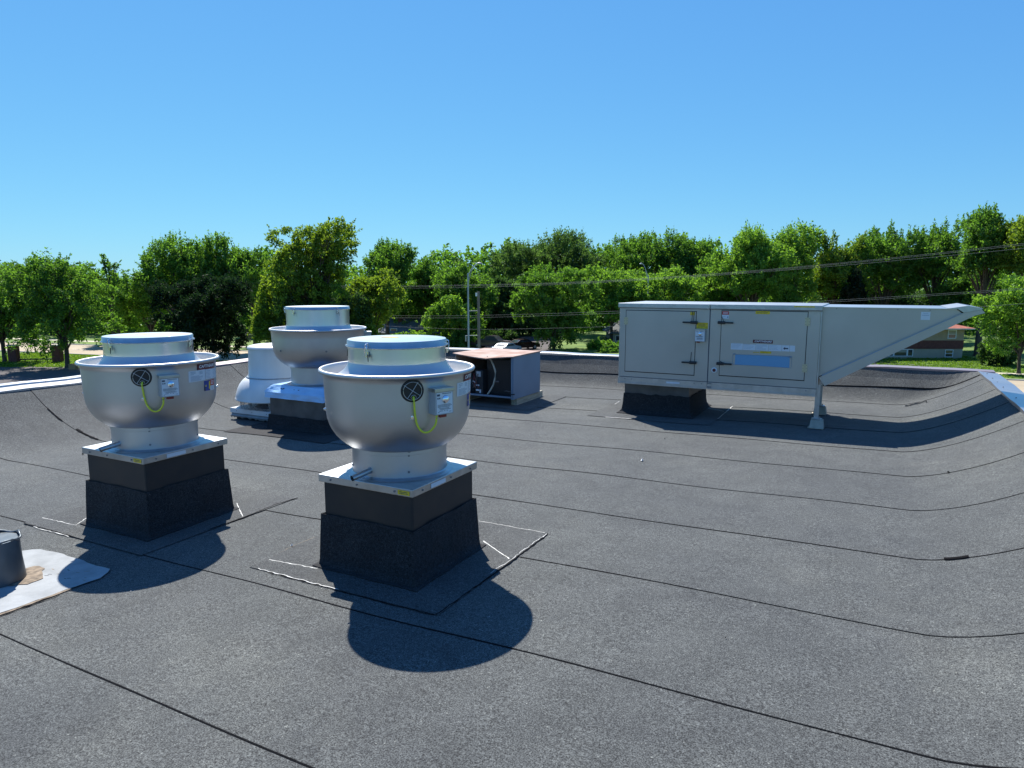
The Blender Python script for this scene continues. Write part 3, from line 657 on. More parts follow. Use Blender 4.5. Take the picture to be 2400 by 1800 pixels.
# ------------------------------------------------------------------ make-up air unit
t = thing('air_handling_unit', 'long silver-grey make-up air cabinet with two doors, black latches and wedge intake hood', 'air handler', (0, 0, 0))
Y0, Y1 = 8.475, 9.62
secs = [(-2.93, -1.785), (-1.780, -.555)]
for i, (a, b) in enumerate(secs):
    m = MB(); m.box(a, Y0, .455, b, Y1, 1.345); m.build('cabinet_section', 'cabinet_metal', t, bevel=.004)
    m = MB(); m.box(a - (.014 if i == 0 else 0), Y0 - .020, 1.348, b + (.016 if i else -.001), Y1 + .02, 1.405); tp = m.build('top_cap', 'galvanised', t, bevel=.005)
    if i: q = MB(); q.box(-.84, Y0 - .0215, 1.383, -.62, Y0 - .0203, 1.398); q.build('yellow_label', 'yellow_sticker', tp)
    m = MB(); m.prism([(Y0 - .012, .372), (Y0 - .012, .452), (Y0 + .05, .452), (Y0 + .05, .402), (Y0 + .004, .402), (Y0 + .004, .385), (Y0 - .022, .385), (Y0 - .022, .366)][::-1], a, b, 'x')
    rl = m.build('base_rail', 'galvanised', t)
    for x in ([-2.834, -2.747, -1.94, -1.851] if i == 0 else [-.66]):
        q = MB(); q.tube([(x, Y0 - .011, .428), (x, Y0 - .016, .428)], .007, 8); q.build('bolt', 'screw', rl)
    # side and rear rails
    m = MB(); m.box(a, Y1 - .04, .372, b, Y1 + .01, .452); m.build('base_rail', 'galvanised', t)
m = MB(); m.box(-.60, Y0 + .055, .385, -.556, Y1 - .045, .45); m.build('base_rail', 'galvanised', t)
m = MB(); m.box(-2.92, Y0 + .055, .44, -.61, Y1 - .045, .452); m.build('floor_pan', 'galvanised', t)
m = MB(); m.box(-2.29, Y0 - .0135, .405, -2.12, Y0 - .0125, .428) ; m.build('serial_label', 'white_sticker', t)
for (a, b) in secs:
    for zz, h_ in ((1.3455, .0022), (.4525, .0018)):
        m = MB(); m.box(a + .002, Y0 - .0035, zz - h_, b - .002, Y0 - .0005, zz + h_); m.build('joint_seal', 'print_dark', t)
m = MB(); m.box(-1.786, Y0 - .004, .46, -1.779, Y0 - .001, 1.34); m.build('joint_seal', 'print_dark', t)
for x, z in ((-1.76, .44), (-1.76, .395)):
    m = MB(); m.box(x - .02, Y0 - .024, z - .006, x + .03, Y0 - .0125, z + .006); m.build('joint_clip', 'screw', t)
m = MB(); m.box(-.553, Y0 + .0, .46, -.540, Y0 + .035, 1.34); m.build('corner_post', 'galvanised', t)
# doors
doors = [((-2.842, .527), (-1.948, 1.313)), ((-1.645, .545), (-.688, 1.332))]
for i, ((x0, z0), (x1, z1)) in enumerate(doors):
    m = MB(); m.box(x0 - .004, Y0 - .0020, z0 - .007, x1 + .004, Y0 + .01, z1 + .006); g_ = m.build('door_gasket', 'black_rubber', t)
    m = MB(); m.box(x0 + .003, Y0 - .0060, z0 + .003, x1 - .003, Y0 + .0, z1 - .002); dr = m.build('access_door', 'cabinet_metal', t, bevel=.0015)
    hx = x0 if i == 0 else x1
    for hz in ([1.178, ] if i == 0 else [1.222, .688]):
        m = MB()
        for s in (-1, 1): m.box(hx + s * .004 if s > 0 else hx - .028, Y0 - .0095, hz - .047, hx + .028 if s > 0 else hx - .004, Y0 - .0065, hz + .047)
        m.tube([(hx, Y0 - .011, hz - .047), (hx, Y0 - .011, hz + .047)], .005, 8); hg = m.build('hinge', 'brass_zinc', dr)
        m = MB()
        for s in (-.018, .018):
            for zz in (-.034, 0, .034): m.tube([(hx + s, Y0 - .009, hz + zz), (hx + s, Y0 - .0125, hz + zz)], .0045, 6)
        m.build('hinge_screws', 'screw', hg)
for i, (x0, x1, z) in enumerate([(-2.105, -1.925, 1.180), (-2.10, -1.921, .685), (-1.682, -1.50, 1.188), (-1.677, -1.496, .692)]):
    m = MB(); xe = x1 if i < 2 else x0; sg = -1 if i < 2 else 1
    m.box(min(xe, xe + sg * .085), Y0 - .042, z - .017, max(xe, xe + sg * .085), Y0 - .006, z + .017)
    m.box(x0, Y0 - .048, z - .010, x1, Y0 - .030, z + .010)
    lt = m.build('latch_handle', 'black_plastic', t, bevel=.004)
    m = MB(); xm = xe + sg * .07; L = .115 if i != 3 else .02
    m.tube([(xm, Y0 - .03, z + .012), (xm - sg * .004 if i < 2 else xm - .03, Y0 - .022, z + (.13 if i < 2 else (.075 if i == 2 else .03)))], .0035, 6)
    if i == 0: m.tube([(xm + .02, Y0 - .03, z + .012), (xm + .024, Y0 - .02, z + .13)], .003, 6)
    m.build('latch_strap', 'black_plastic', lt)
def label(x0, x1, z0, z1, mt, name='sticker', off=.0065):
    m = MB(); m.box(x0, Y0 - off - .0012, z0, x1, Y0 - off, z1); return m.build(name, mt, t)
def prt(parent, rects, mt='print_grey', off=.0082):
    m = MB()
    for x0, x1, z0, z1 in rects: m.box(x0, Y0 - off - .0006, z0, x1, Y0 - off, z1)
    return m.build('print', mt, parent)
mat('yellow_torn', (.62, .42, .02), .6, noise=(25, .3))
o = label(-1.94, -1.803, 1.105, 1.180, 'yellow_torn', 'yellow_label', .0005)
prt(o, [(-1.92, -1.83, 1.150, 1.154), (-1.92, -1.84, 1.136, 1.140)], 'print_dark', .0022)
label(-2.022, -1.966, 1.268, 1.308, 'yellow_torn', 'yellow_label')
o = label(-1.258, -1.098, 1.298, 1.331, 'yellow_sticker', 'yellow_label'); prt(o, [(-1.24, -1.12, 1.318, 1.321), (-1.24, -1.13, 1.308, 1.311)], 'print_dark')
o = label(-1.640, -1.560, 1.282, 1.323, 'red_sticker', 'warning_label'); prt(o, [(-1.63, -1.57, 1.306, 1.311), (-1.63, -1.57, 1.292, 1.297)], 'print_white')
o = label(-1.640, -1.560, 1.235, 1.281, 'white_sticker', 'warning_label'); prt(o, [(-1.58, -1.566, 1.243, 1.262), (-1.63, -1.60, 1.262, 1.265)])
o = label(-1.271, -1.048, .957, .995, 'brand_maroon', 'brand_plate')
vs, fs = text_mesh('CAPTIVEAIRE', .028, .3, .195)
m = MB(); m.add([(-1.159 + x, Y0 - .0085, .977 + y) for x, y, z in vs], fs); m.build('lettering', 'print_white', o)
xb = [-1.523, -1.380, -1.235, -1.092, -.947, -.862, -.801]
for i in range(6):
    z0, z1 = .868 + .001 * i, .943
    o = label(xb[i] + .002, xb[i + 1] - .002, z0, z1 - .0045 * (i == 1), 'white_sticker', 'data_plate')
    if i < 4:
        rr = random.Random(i); n = [4, 4, 6, 4][i]
        prt(o, [(xb[i] + .008, xb[i] + .008 + (.12 * rr.uniform(.55, 1)), z1 - .010 - k * .060 / n - .0012, z1 - .010 - k * .060 / n + .0012) for k in range(n)])
    elif i == 4:
        q = MB(); q.prism([(-.932, .906), (-.910, .924), (-.910, .913), (-.876, .913), (-.876, .899), (-.910, .899), (-.910, .888)], Y0 - .0088, Y0 - .0080, 'y'); q.build('arrow', 'print_dark', o)
o = label(-1.264, -1.195, .842, .849, 'yellow_torn', 'yellow_label'); label(-1.185, -1.060, .838, .862, 'yellow_torn', 'yellow_label')
label(-1.465, -.853, .685, .812, 'blue_film', 'blue_film'); 
m = MB()
for a, b in (((-1.492, .69), (-1.492, .81)), ((-1.492, .81), (-.832, .818)), ((-.832, .818), (-.830, .694)), ((-1.492, .69), (-.83, .682))): m.tube([(a[0], Y0 - .008, a[1]), (b[0], Y0 - .008, b[1])], .0022, 4)
m.tube([(-1.49, Y0 - .012, .812), (-1.465, Y0 - .018, .822)], .005, 5); m.tube([(-.875, Y0 - .012, .816), (-.83, Y0 - .018, .804)], .005, 5)
m.build('clear_sleeve', 'print_grey', t)
m = MB(); m.tube([(-1.705, Y0, .607), (-1.705, Y0 - .012, .607)], .034, 20); pt_ = m.build('sight_port', 'white_sticker', t)
m = MB(); m.tube([(-1.705, Y0 - .0125, .605), (-1.705, Y0 - .018, .605)], .020, 16); m.build('port_lens', 'brand_maroon', pt_)
m = MB(); m.box(-1.942, Y0 - .062, .952, -1.822, Y0, 1.092); sb = m.build('switch_box', 'box_grey', t, bevel=.003)
m = MB(); m.box(-1.946, Y0 - .068, 1.086, -1.818, Y0, 1.100); m.build('box_hood', 'galvanised', sb)
m = MB(); m.box(-1.936, Y0 - .0635, .957, -1.828, Y0 - .0622, 1.082); m.build('box_label', 'white_sticker', sb)
m = MB()
for zz, x0, x1 in ((1.070, -1.93, -1.90), (1.073, -1.88, -1.835), (1.018, -1.93, -1.84), (1.010, -1.93, -1.85), (.996, -1.92, -1.84), (.988, -1.92, -1.85), (.975, -1.92, -1.845)): m.box(x0, Y0 - .0645, zz - .002, x1, Y0 - .0638, zz + .002)
m.build('print', 'print_dark', sb)
m = MB(); v = []; n = 18
for q_ in range(6):
    b_ = q_ / 5 * math.pi / 2; v += [(-1.880 + .022 * math.cos(b_) * math.cos(2 * math.pi * k / n), Y0 - .064 - .015 * math.sin(b_), 1.046 + .022 * math.cos(b_) * math.sin(2 * math.pi * k / n)) for k in range(n)]
m.add(v, [(l * n + k, (l + 1) * n + k, (l + 1) * n + (k + 1) % n, l * n + (k + 1) % n) for l in range(5) for k in range(n)], True); m.build('switch_dial', 'chrome', sb)
m = MB(); m.box(-1.925, Y0 - .045, .936, -1.885, Y0 - .025, .951); m.build('switch_handle', 'red_plastic', sb)
# intake hood
hy0, hy1 = Y0 + .045, Y1 - .04
m = MB(); m.prism([(-.552, .588), (-.552, 1.386), (.74, 1.386), (.79, 1.342)], hy0, hy1, 'y'); hd = m.build('intake_hood', 'cabinet_metal', t)
m = MB(); m.prism([(-.54, 1.3865), (-.54, 1.392), (.74, 1.392), (.74, 1.3865)][::-1], hy0 - .012, hy1 + .012, 'y'); m.build('hood_top', 'bright_aluminium', hd)
m = MB(); m.prism([(-.535, .588), (.80, 1.350), (.955, 1.385), (.985, 1.352), (.90, 1.325), (-.47, .492)][::1], hy0 - .022, hy1 + .022, 'y'); m.build('filter_frame', 'cabinet_metal', hd)
m = MB(); m.prism([(-.50, .606), (.79, 1.343), (.793, 1.3505), (-.505, .616)], hy0 - .025, hy0 - .0225, 'y'); m.build('frame_lip', 'print_grey', hd)
m = MB(); m.prism([(.66, 1.394), (.83, 1.424), (.962, 1.40), (.955, 1.387), (.80, 1.352), (.74, 1.3935)], hy0 - .026, hy1 + .026, 'y'); m.build('hood_nose', 'galvanised', hd)
m = MB(); m.box(.42, hy0 - .0012, 1.268, .505, hy0 - .0002, 1.352); o = m.build('hood_label', 'white_sticker', hd)
m = MB(); m.box(.43, hy0 - .0022, 1.315, .495, hy0 - .0014, 1.320); m.box(.44, hy0 - .0022, 1.335, .485, hy0 - .0014, 1.338); m.build('print', 'print_grey', o)
m = MB()
for x in (-.4, -.12, .2, .5): m.tube([(x, hy0, 1.372), (x, hy0 - .004, 1.372)], .006, 6)
m.build('hood_screws', 'screw', hd)
# legs and support blocks
for (x, y, zt_) in ((-.535, 8.52, .50), (-.565, 9.46, .60)):
    m = MB(); zb = zr(x, y) + .115; m.box(x - .028, y - .004, zb, x + .024, y, zt_); m.box(x - .028, y, zb, x - .024, y + .045, zt_); lg = m.build('support_leg', 'galvanised', t)
    m = MB(); m.box(x - .05, y - .05, zb - .002, x + .06, y + .05, zb + .004); m.tube([(x + .035, y - .02, zb), (x + .035, y - .02, zb + .03)], .008, 6); m.build('foot_plate', 'galvanised', lg)
    b = thing('support_block', 'grey moulded block under the front leg of the air cabinet' if y < 9 else 'grey moulded block under the rear leg, just beyond the front one', 'support block', (x + .01, y, zr(x, y)), 0, 'blocks under the air cabinet legs')
    m = MB(); m.frustum((0, 0), (.078, .075), .006, (.064, .062), .108); m.build('block', 'rubber_block', b, bevel=.006)
    m = MB(); m.box(-.095, -.05, .004, .06, .05, .012); m.build('pad', 'rubber_block', b)
# curb of the unit
m = MB(); m.box(-2.88, 8.60, -.08, -2.03, 9.52, .372); m.build('curb', 'curb_galvanised', t)
def cflash(root, x0, x1, y0, y1, zf, seed):
    rr = random.Random(seed); v = []; N = 14; cx, cy, hx, hy = (x0 + x1) / 2, (y0 + y1) / 2, (x1 - x0) / 2, (y1 - y0) / 2; ring = []
    cs = [(-1, -1), (1, -1), (1, 1), (-1, 1)]
    for k in range(4):
        a, b = cs[k], cs[(k + 1) % 4]; ring += [(a[0] + (b[0] - a[0]) * i / N, a[1] + (b[1] - a[1]) * i / N) for i in range(N)]
    for li, (z, o) in enumerate([(zf, .006), (.12, .015), (.05, .025), (.015, .05), (0, .08)]):
        for i, (x, y) in enumerate(ring):
            X, Y = cx + x * (hx + o), cy + y * (hy + o); v.append((X, Y, (z if li == 0 else zr(X, Y) + z + .012) + (rr.uniform(-.01, .01) if li == 0 else 0)))
    n = len(ring); m = MB(); m.add(v, [(l * n + i, (l + 1) * n + i, (l + 1) * n + (i + 1) % n, l * n + (i + 1) % n) for l in range(4) for i in range(n)])
    o = m.build('curb_flashing', 'membrane_shaded', root); md = o.modifiers.new('thickness', 'SOLIDIFY'); md.thickness = .005; md.offset = 1
cflash(t, -2.88, -2.03, 8.60, 9.52, .225, 3)

# ------------------------------------------------------------------ old condensing unit with rusty lid
t = thing('condensing_unit', 'old open-fronted condensing unit with sagging rusty lid and one blue-grey side panel', 'condensing unit', (0, 0, 0))
ax0, ax1, ay0, ay1 = -5.44, -4.475, 8.44, 9.32
m = MB(); nx, ny = 16, 8; v = []
for i in range(nx + 1):
    for j in range(ny + 1):
        s, q = i / nx, j / ny; x = ax0 - .02 + (ax1 - ax0 + .035) * s; y = ay0 - .03 + (ay1 - ay0 + .05) * q
        sag = -.052 * max(0, 1 - abs(x + 4.90) / (.56 if x < -4.9 else .46)) * (1 - q)
        v.append((x, y, .642 + sag + .004 * math.sin(7 * x) * math.sin(5 * y)))
m.add(v, [(i * (ny + 1) + j, (i + 1) * (ny + 1) + j, (i + 1) * (ny + 1) + j + 1, i * (ny + 1) + j + 1) for i in range(nx) for j in range(ny)], False)
o = m.build('lid', 'rusty_lid', t); md = o.modifiers.new('thickness', 'SOLIDIFY'); md.thickness = .014; md.offset = -1
m = MB(); m.box(ax1 - .004, ay0 + .01, .018, ax1 + .004, ay1, .628); m.box(ax1 - .03, ay0 + .004, .018, ax1 - .005, ay0 + .012, .615); m.build('side_panel', 'condenser_blue', t)
m = MB(); m.box(ax0, ay1 - .01, .03, ax1 - .01, ay1, .622); m.build('rear_panel', 'dark_interior', t)
m = MB(); m.box(ax0, ay0 + .02, .03, ax0 + .01, ay1 - .012, .622); m.build('side_panel', 'rusty_lid', t)
m = MB(); m.box(ax0 + .012, ay0 + .03, .02, ax1 - .006, ay1 - .012, .034); m.build('base_pan', 'dark_interior', t)
m = MB(); m.box(ax0 + .012, ay0 + .0, .036, ax1 - .035, ay0 + .03, .058); m.build('base_rail', 'condenser_blue', t)
m = MB(); m.box(-5.02, ay0 + .22, .036, -4.62, ay1 - .1, .56); m.build('coil_block', 'dark_interior', t)
m = MB()
for k in range(26): m.box(-5.01 + k * .015, ay0 + .214, .06, -5.006 + k * .015, ay0 + .219, .54)
o = m.build('coil_fins', 'copper_pipe', t); o['kind'] = 'stuff'
pts = [(-4.95, ay0 + .10, .60), (-4.88, ay0 + .09, .56), (-4.83, ay0 + .08, .48), (-4.80, ay0 + .075, .40), (-4.80, ay0 + .07, .30), (-4.83, ay0 + .07, .20), (-4.88, ay0 + .07, .12), (-4.93, ay0 + .07, .05)]
m = MB(); m.tube(pts, .013, 10); m.build('suction_pipe', 'rubber_block', t)
m = MB(); m.tube([(-4.80, ay0 + .075, .25), (-4.74, ay0 + .075, .25)], .014, 8); m.build('pipe_valve', 'copper_pipe', t)
m = MB(); m.lathe([(.001, .30), (.05, .295), (.085, .27), (.09, .24), (.09, .06), (.085, .036)], 24, c=(-5.30, ay0 + .30)); m.build('compressor', 'dark_interior', t)
m = MB(); m.box(-5.13, ay0 + .06, .05, -5.00, ay0 + .20, .40); cb = m.build('contactor_box', 'dark_interior', t)
m = MB(); m.box(-5.10, ay0 + .045, .31, -5.03, ay0 + .06, .385); m.build('relay', 'box_grey', cb)
m = MB(); m.box(-5.11, ay0 + .045, .17, -5.06, ay0 + .06, .19); m.build('terminal', 'white_sticker', cb)
m = MB(); m.box(-5.11, ay0 + .045, .10, -5.04, ay0 + .06, .12); m.build('terminal', 'white_sticker', cb)
m = MB(); m.box(-5.05, ay0 + .045, .07, -5.03, ay0 + .06, .12); m.build('terminal', 'white_sticker', cb)
m = MB(); m.tube([(-5.16, ay0 + .05, .24), (-5.12, ay0 + .04, .22)], .010, 6); m.build('terminal', 'white_sticker', cb)
for k in range(5):
    rr = random.Random(k); m = MB(); m.tube([(-5.16 + rr.uniform(0, .1), ay0 + .04, .35), (-5.2 + rr.uniform(0, .12), ay0 + .02, .25), (-5.13 + rr.uniform(-.03, .1), ay0 + .03, .14)], .004, 5); m.build('wiring', 'red_plastic' if k % 2 else 'copper_pipe', cb)
m = MB(); m.tube([(-4.60, ay0 - .01, .135), (-4.57, ay0 - .02, .145), (-4.53, ay0 - .02, .135), (-4.50, ay0 - .03, .140)], .007, 6); m.build('liquid_line', 'copper_pipe', t)
m = MB(); m.tube([(-4.50, ay0 - .02, .095), (-4.43, ay0 - .03, .105)], .009, 6); m.build('line_stub', 'black_plastic', t)
for x, lb in ((-4.545, 'weathered timber sleeper under the blue-grey panel of the condensing unit'), (-5.38, 'weathered timber sleeper hidden under the rusty far side of the condensing unit')):
    o = MB().box(-.05, 8.61 - 9.03, 0, .05, 9.47 - 9.03, .105).build('timber_sleeper', 'timber', None, (x, 9.03, -.093), bevel=.006); tag(o, lb, 'timber', 'sleepers under the condensing unit')
# membrane pad below
o = sheet([(-5.62, 8.3), (-4.15, 8.3), (-4.15, 9.6), (-5.62, 9.6)], .0095, 'membrane_patch', 'flange_patch', roof, 6)

# debris on the roof
deb = [(-1.888, 6.208, .05, 'white'), (-1.95, 7.225, .025, 'dark'), (.62, 6.586, .03, 'dark'), (-7.3, 4.074, .04, 'dark'), (-.524, 3.126, .012, 'dark'), (-3.285, 3.10, .03, 'blob'), (-2.45, 5.2, .012, 'dark'), (-1.3, 3.9, .01, 'dark'), (-3.6, 2.2, .012, 'white')]
LB = {'white': 'small flake of pale glue on the dark roof between fan and air cabinet', 'dark': 'tiny dark crumb on the open roof', 'blob': 'lump of dried cream glue on the patch left of the nearest fan'}
for k, (x, y, s, kd) in enumerate(deb):
    rr = random.Random(k); m = MB(); n = 9; v = [(0, 0, s * .35)] + [(s * .5 * rr.uniform(.5, 1.1) * math.cos(2 * math.pi * i / n), s * .35 * rr.uniform(.4, 1.1) * math.sin(2 * math.pi * i / n), 0) for i in range(n)]
    m.add(v, [(0, 1 + i, 1 + (i + 1) % n) for i in range(n)])
    o = m.build('glue_lump' if kd == 'blob' else 'debris', 'glue' if kd != 'dark' else 'bitumen', None, (x, y, zr(x, y) + .011)); o.rotation_euler = (0, 0, rr.uniform(0, 6))
    if kd == 'white' and x < -3: tag(o, 'pale flake on the roof in front of the nearest fan shadow', 'debris')
    else: tag(o, LB[kd], 'debris', 'dark crumbs on the roof' if kd == 'dark' else None)

# ------------------------------------------------------------------ the neighbourhood; site axes: e to the right, n straight ahead
GZ = -8.85
ce, se = math.cos(YAW), math.sin(YAW)
def W(e, n): return (e * ce - n * se, e * se + n * ce)
def we(px, n): return (px - 1200) / 1617 * n
def site(name, label, cat, e, n, rz=0, group=None, z=GZ):
    x, y = W(e, n); return thing(name, label, cat, (x, y, z), YAW + rz, group)
def gpoly(name, pts, dz, mt):
    m = MB(); m.add([(*W(e, n), GZ + dz) for e, n in pts], [tuple(range(len(pts)))]); o = m.build(name, mt); o['kind'] = 'structure'; return o
m = MB(); m.box(-2500, -2500, GZ - 1, 2500, 2500, GZ); o = m.build('ground', 'grass'); o['kind'] = 'structure'
# road running from far left to near right
rd = Vector((118.7, -40)).normalized(); rn = Vector((-rd.y, rd.x))
def along(a, off): p = Vector((52, 70)) + rd * a + rn * off; return (p.x, p.y)
gpoly('road', [along(-420, -7), along(160, -7), along(160, 5), along(-420, 5)], .004, 'concrete_road')
for nm, o1, o2 in (('kerb', 5.0, 5.25), ('kerb', -7.25, -7.0)):
    m = MB(); P = [along(-420, o1), along(160, o1), along(160, o2), along(-420, o2)]; m.prism([W(*p) for p in P], GZ - .05, GZ + .12); o = m.build(nm, 'kerb'); o['kind'] = 'structure'
gpoly('pavement', [along(-420, 10.5), along(160, 10.5), along(160, 12.2), along(-420, 12.2)], .006, 'pavement')
m = MB()
for a in range(-400, 150, 9): P = [along(a, -.95), along(a + 3, -.95), along(a + 3, -.83), along(a, -.83)]; m.add([(*W(*p), GZ + .009) for p in P], [(0, 1, 2, 3)])
o = m.build('road_marking', 'trim_white'); o['kind'] = 'structure'
gpoly('car_park', [(-90, 40), (-38, 40), (-50, 84), (-110, 100)], .012, 'asphalt')
gpoly('car_park', [(-30, 20), (20, 20), (26, 66), (-34, 70)], .012, 'asphalt')
gpoly('driveway', [(50, 82), (57, 79), (50, 95), (46, 95)], .010, 'asphalt')
gpoly('flower_bed', [(3.5, 88), (8.5, 88), (8.5, 91.5), (3.5, 91.5)], 1.375, 'earth')

bk = MB(); q_ = [(-13, 82), (16, 80), (20, 135), (-16, 135)]; q2 = [(-11, 86), (14, 84), (18, 133), (-14, 133)]
bk.add([(*W(*p), GZ - .1) for p in q_] + [(*W(*p), GZ + 1.35) for p in q2], [(4, 5, 6, 7)] + [(i, (i + 1) % 4, (i + 1) % 4 + 4, i + 4) for i in range(4)]); o = bk.build('driveway_bank', 'grass'); o['kind'] = 'structure'
gpoly('driveway', [(-9, 87.5), (5, 87), (7, 120), (-11, 120)], 1.36, 'asphalt')
# trees -----------------------------------------------------------------
def leaves(C, A, npc, L, Wd, rng, ax, upb):
    """C centres (m,3), A outward axes; npc leaves each"""
    m = len(C); N = m * npc
    c = np.repeat(C, npc, 0); a = np.repeat(A, npc, 0)
    g = rng.normal(size=(N, 3)); g /= np.linalg.norm(g, axis=1)[:, None]; g *= (rng.random((N, 1)) ** .45)
    rad = np.repeat(ax, npc, 0)
    al = (g * a).sum(1, keepdims=True)
    pos = c + (g - al * a) * rad[:, :1] + al * a * rad[:, 1:2]
    d = a * .5 + rng.normal(size=(N, 3)) * .75 + np.array([0, 0, .1]); d /= np.linalg.norm(d, axis=1)[:, None]
    nn = rng.normal(size=(N, 3)) + np.array([0, 0, upb]); nn -= (nn * d).sum(1, keepdims=True) * d; nn /= np.linalg.norm(nn, axis=1)[:, None]
    s = np.cross(nn, d); sc = rng.uniform(.65, 1.35, (N, 1))
    V = np.empty((N, 4, 3)); V[:, 0] = pos - d * L * .5 * sc; V[:, 1] = pos + s * Wd * .5 * sc; V[:, 2] = pos + d * L * .5 * sc; V[:, 3] = pos - s * Wd * .5 * sc
    return V
def quads(name, V, mt, parent):
    N = len(V); me = bpy.data.meshes.new(name); me.vertices.add(N * 4); me.vertices.foreach_set('co', V.reshape(-1).astype(np.float32))
    me.loops.add(N * 4); me.loops.foreach_set('vertex_index', np.arange(N * 4, dtype=np.int32)); me.polygons.add(N)
    me.polygons.foreach_set('loop_start', np.arange(N, dtype=np.int32) * 4); me.update(calc_edges=True)
    o = bpy.data.objects.new(name, me); COL.objects.link(o); me.materials.append(MATS[mt]); o.parent = parent; return o
def tree(label, px, n, top, wpx, lmat, base=.18, style='round', dens=1., group=None, seed=1, depth=.8, bare=0., name='tree', trunk=True, zcap=None):
    e = we(px, n); H = (-GZ + CAMZ) + (665 - top) / 1617 * n; rx = wpx * .61 / 1617 * n; rng = np.random.default_rng(seed)
    root = site(name, label, 'tree', e, n, 0, group)
    zb = H * base; rz = (H - zb) / 2; cz = zb + rz; ry = rx * depth
    rad = np.array([rx, ry, rz])
    # lobes
    nl = {'round': 16, 'spiky': 20, 'droop': 22, 'column': 12, 'sparse': 12, 'maple': 30}[style]
    gd = rng.normal(size=(nl, 3)); gd /= np.linalg.norm(gd, axis=1)[:, None]
    lc = gd * rng.uniform(.42, .80, (nl, 1)); lr = rng.uniform(.22, .46, nl)
    if style == 'spiky': lc[:, 2] = np.abs(lc[:, 2]) * 1.05 - .15 * (rng.random(nl) < .4); lr *= .82
    if style == 'sparse': lr *= .5; lc *= 1.15
    if style == 'maple': lc = gd * rng.uniform(.35, .78, (nl, 1)); lr = rng.uniform(.19, .32, nl)
    lc = np.vstack([lc, [[0, 0, -.25 if style == 'maple' else .15]]]); lr = np.append(lr, .45 if style == 'maple' else .5)
    wts = lr ** 2; wts /= wts.sum()
    size = max(rx, rz)
    K = int((210 + 36 * size) * dens * (1.0 if style != 'sparse' else .5))
    pick = rng.choice(len(lr), K * 3, p=wts); d = rng.normal(size=(K * 3, 3)); d[:, 2] += .35; d /= np.linalg.norm(d, axis=1)[:, None]
    p = lc[pick] + d * lr[pick][:, None] * rng.uniform(.55, 1.0, (K * 3, 1)) ** .6
    # keep the shell of the union
    D = np.linalg.norm(p[:, None, :] - lc[None], axis=2) / lr[None]; keep = D.min(1) > .55 ; keep &= np.linalg.norm(p, axis=1) < 1.08
    p = p[keep][:K]; d = d[keep][:K]; p[:, :2] *= 1 + .38 * np.abs(p[:, 2:3]) ** 1.5 * (1 if style != 'sparse' else 0)
    if style == 'droop': lowm = p[:, 2] < .1; d[lowm, 2] -= .5
    if style in ('spiky', 'sparse'): d[:, 2] += .7
    if style == 'droop': p[:, :2] *= 1.02 - .24 * p[:, 2:3]
    # outward pull
    hv = p * rad; A = d + p * .5; A /= np.linalg.norm(A, axis=1)[:, None]
    C_ = hv + np.array([0, 0, cz])
    rc = {'round': .62, 'spiky': .48, 'droop': .55, 'column': .5, 'sparse': .36, 'maple': .50}[style] * (size / 6) ** .45
    el = {'round': 1.0, 'spiky': 2.0, 'droop': 1.5, 'column': 1.2, 'sparse': 1.5, 'maple': 1.0}[style]
    ax = np.stack([rng.uniform(.7, 1.3, len(C_)) * rc, rng.uniform(.7, 1.35, len(C_)) * rc * el], 1)
    pc = int(46 * (1 if style != 'sparse' else .6)); lf = .26 * (n / 95) ** .5
    V = leaves(C_, A, pc, lf * 1.35, lf * .72, rng, ax, .7)
    # a few stray twigs past the outline
    ns = len(C_) // 5; idx = rng.choice(len(C_), ns); S_ = C_[idx] + A[idx] * rc * rng.uniform(1.0, 2.2, (ns, 1))
    V2 = leaves(S_, A[idx], 9, lf * 1.3, lf * .6, rng, np.stack([np.full(ns, rc * .25), np.full(ns, rc * .9)], 1), .5)
    if style == 'spiky':      # upright sprays along the top
        up = np.argsort(-(C_[:, 2] / H + rng.uniform(0, .25, len(C_))))[:len(C_) // 6]
        S3 = C_[up] + np.array([0, 0, 1.]) * rc * rng.uniform(.8, 2.0, (len(up), 1)); A3 = A[up] * .35 + np.array([0, 0, 1.]); A3 /= np.linalg.norm(A3, axis=1)[:, None]
        V2 = np.vstack([V2, leaves(S3, A3, 16, lf * 1.3, lf * .6, rng, np.stack([np.full(len(up), rc * .3), np.full(len(up), rc * 1.9)], 1), .3)])
    quads('foliage', np.vstack([V, V2]), lmat, root)
    if trunk:
        m = MB(); tr = max(.10, H * .017); r2 = random.Random(seed); lean = (r2.uniform(-.3, .3), r2.uniform(-.3, .3))
        top_ = Vector((lean[0], lean[1], cz + rz * .55)); pts = [Vector((0, 0, -.1)), Vector((0, 0, .25)), Vector((lean[0] * .2, lean[1] * .2, zb * .7 + .5)), Vector((lean[0] * .6, lean[1] * .5, cz)), top_]
        m.tube(pts, [tr * 1.6, tr * 1.1, tr, tr * .6, tr * .15], 9)
        for i in range(len(lc) - 1):
            q = Vector(lc[i] * rad) + Vector((0, 0, cz)); st_z = zb * .75 + (q.z - zb) * r2.uniform(.15, .55); st_z = max(zb * .6, st_z)
            s_ = Vector((lean[0] * .4, lean[1] * .4, st_z)); md = (s_ + q) / 2 + Vector((0, 0, .35 + r2.uniform(-.2, .3)))
            m.tube([s_, md, q], [tr * .5, tr * .3, tr * .10], 6)
            for j in range(3):
                qq = q + Vector((r2.uniform(-1, 1) * rx * lr[i], r2.uniform(-1, 1) * ry * lr[i], r2.uniform(-.2, 1) * rz * lr[i])); m.tube([md + (q - md) * r2.uniform(.3, .9), qq], [tr * .14, tr * .04], 5)
        m.build('trunk', 'bark', root)
    return root
G1 = 'trees behind the car park on the left'; G2 = 'trees along the far side of the street'; G3 = 'trees behind the air cabinet'
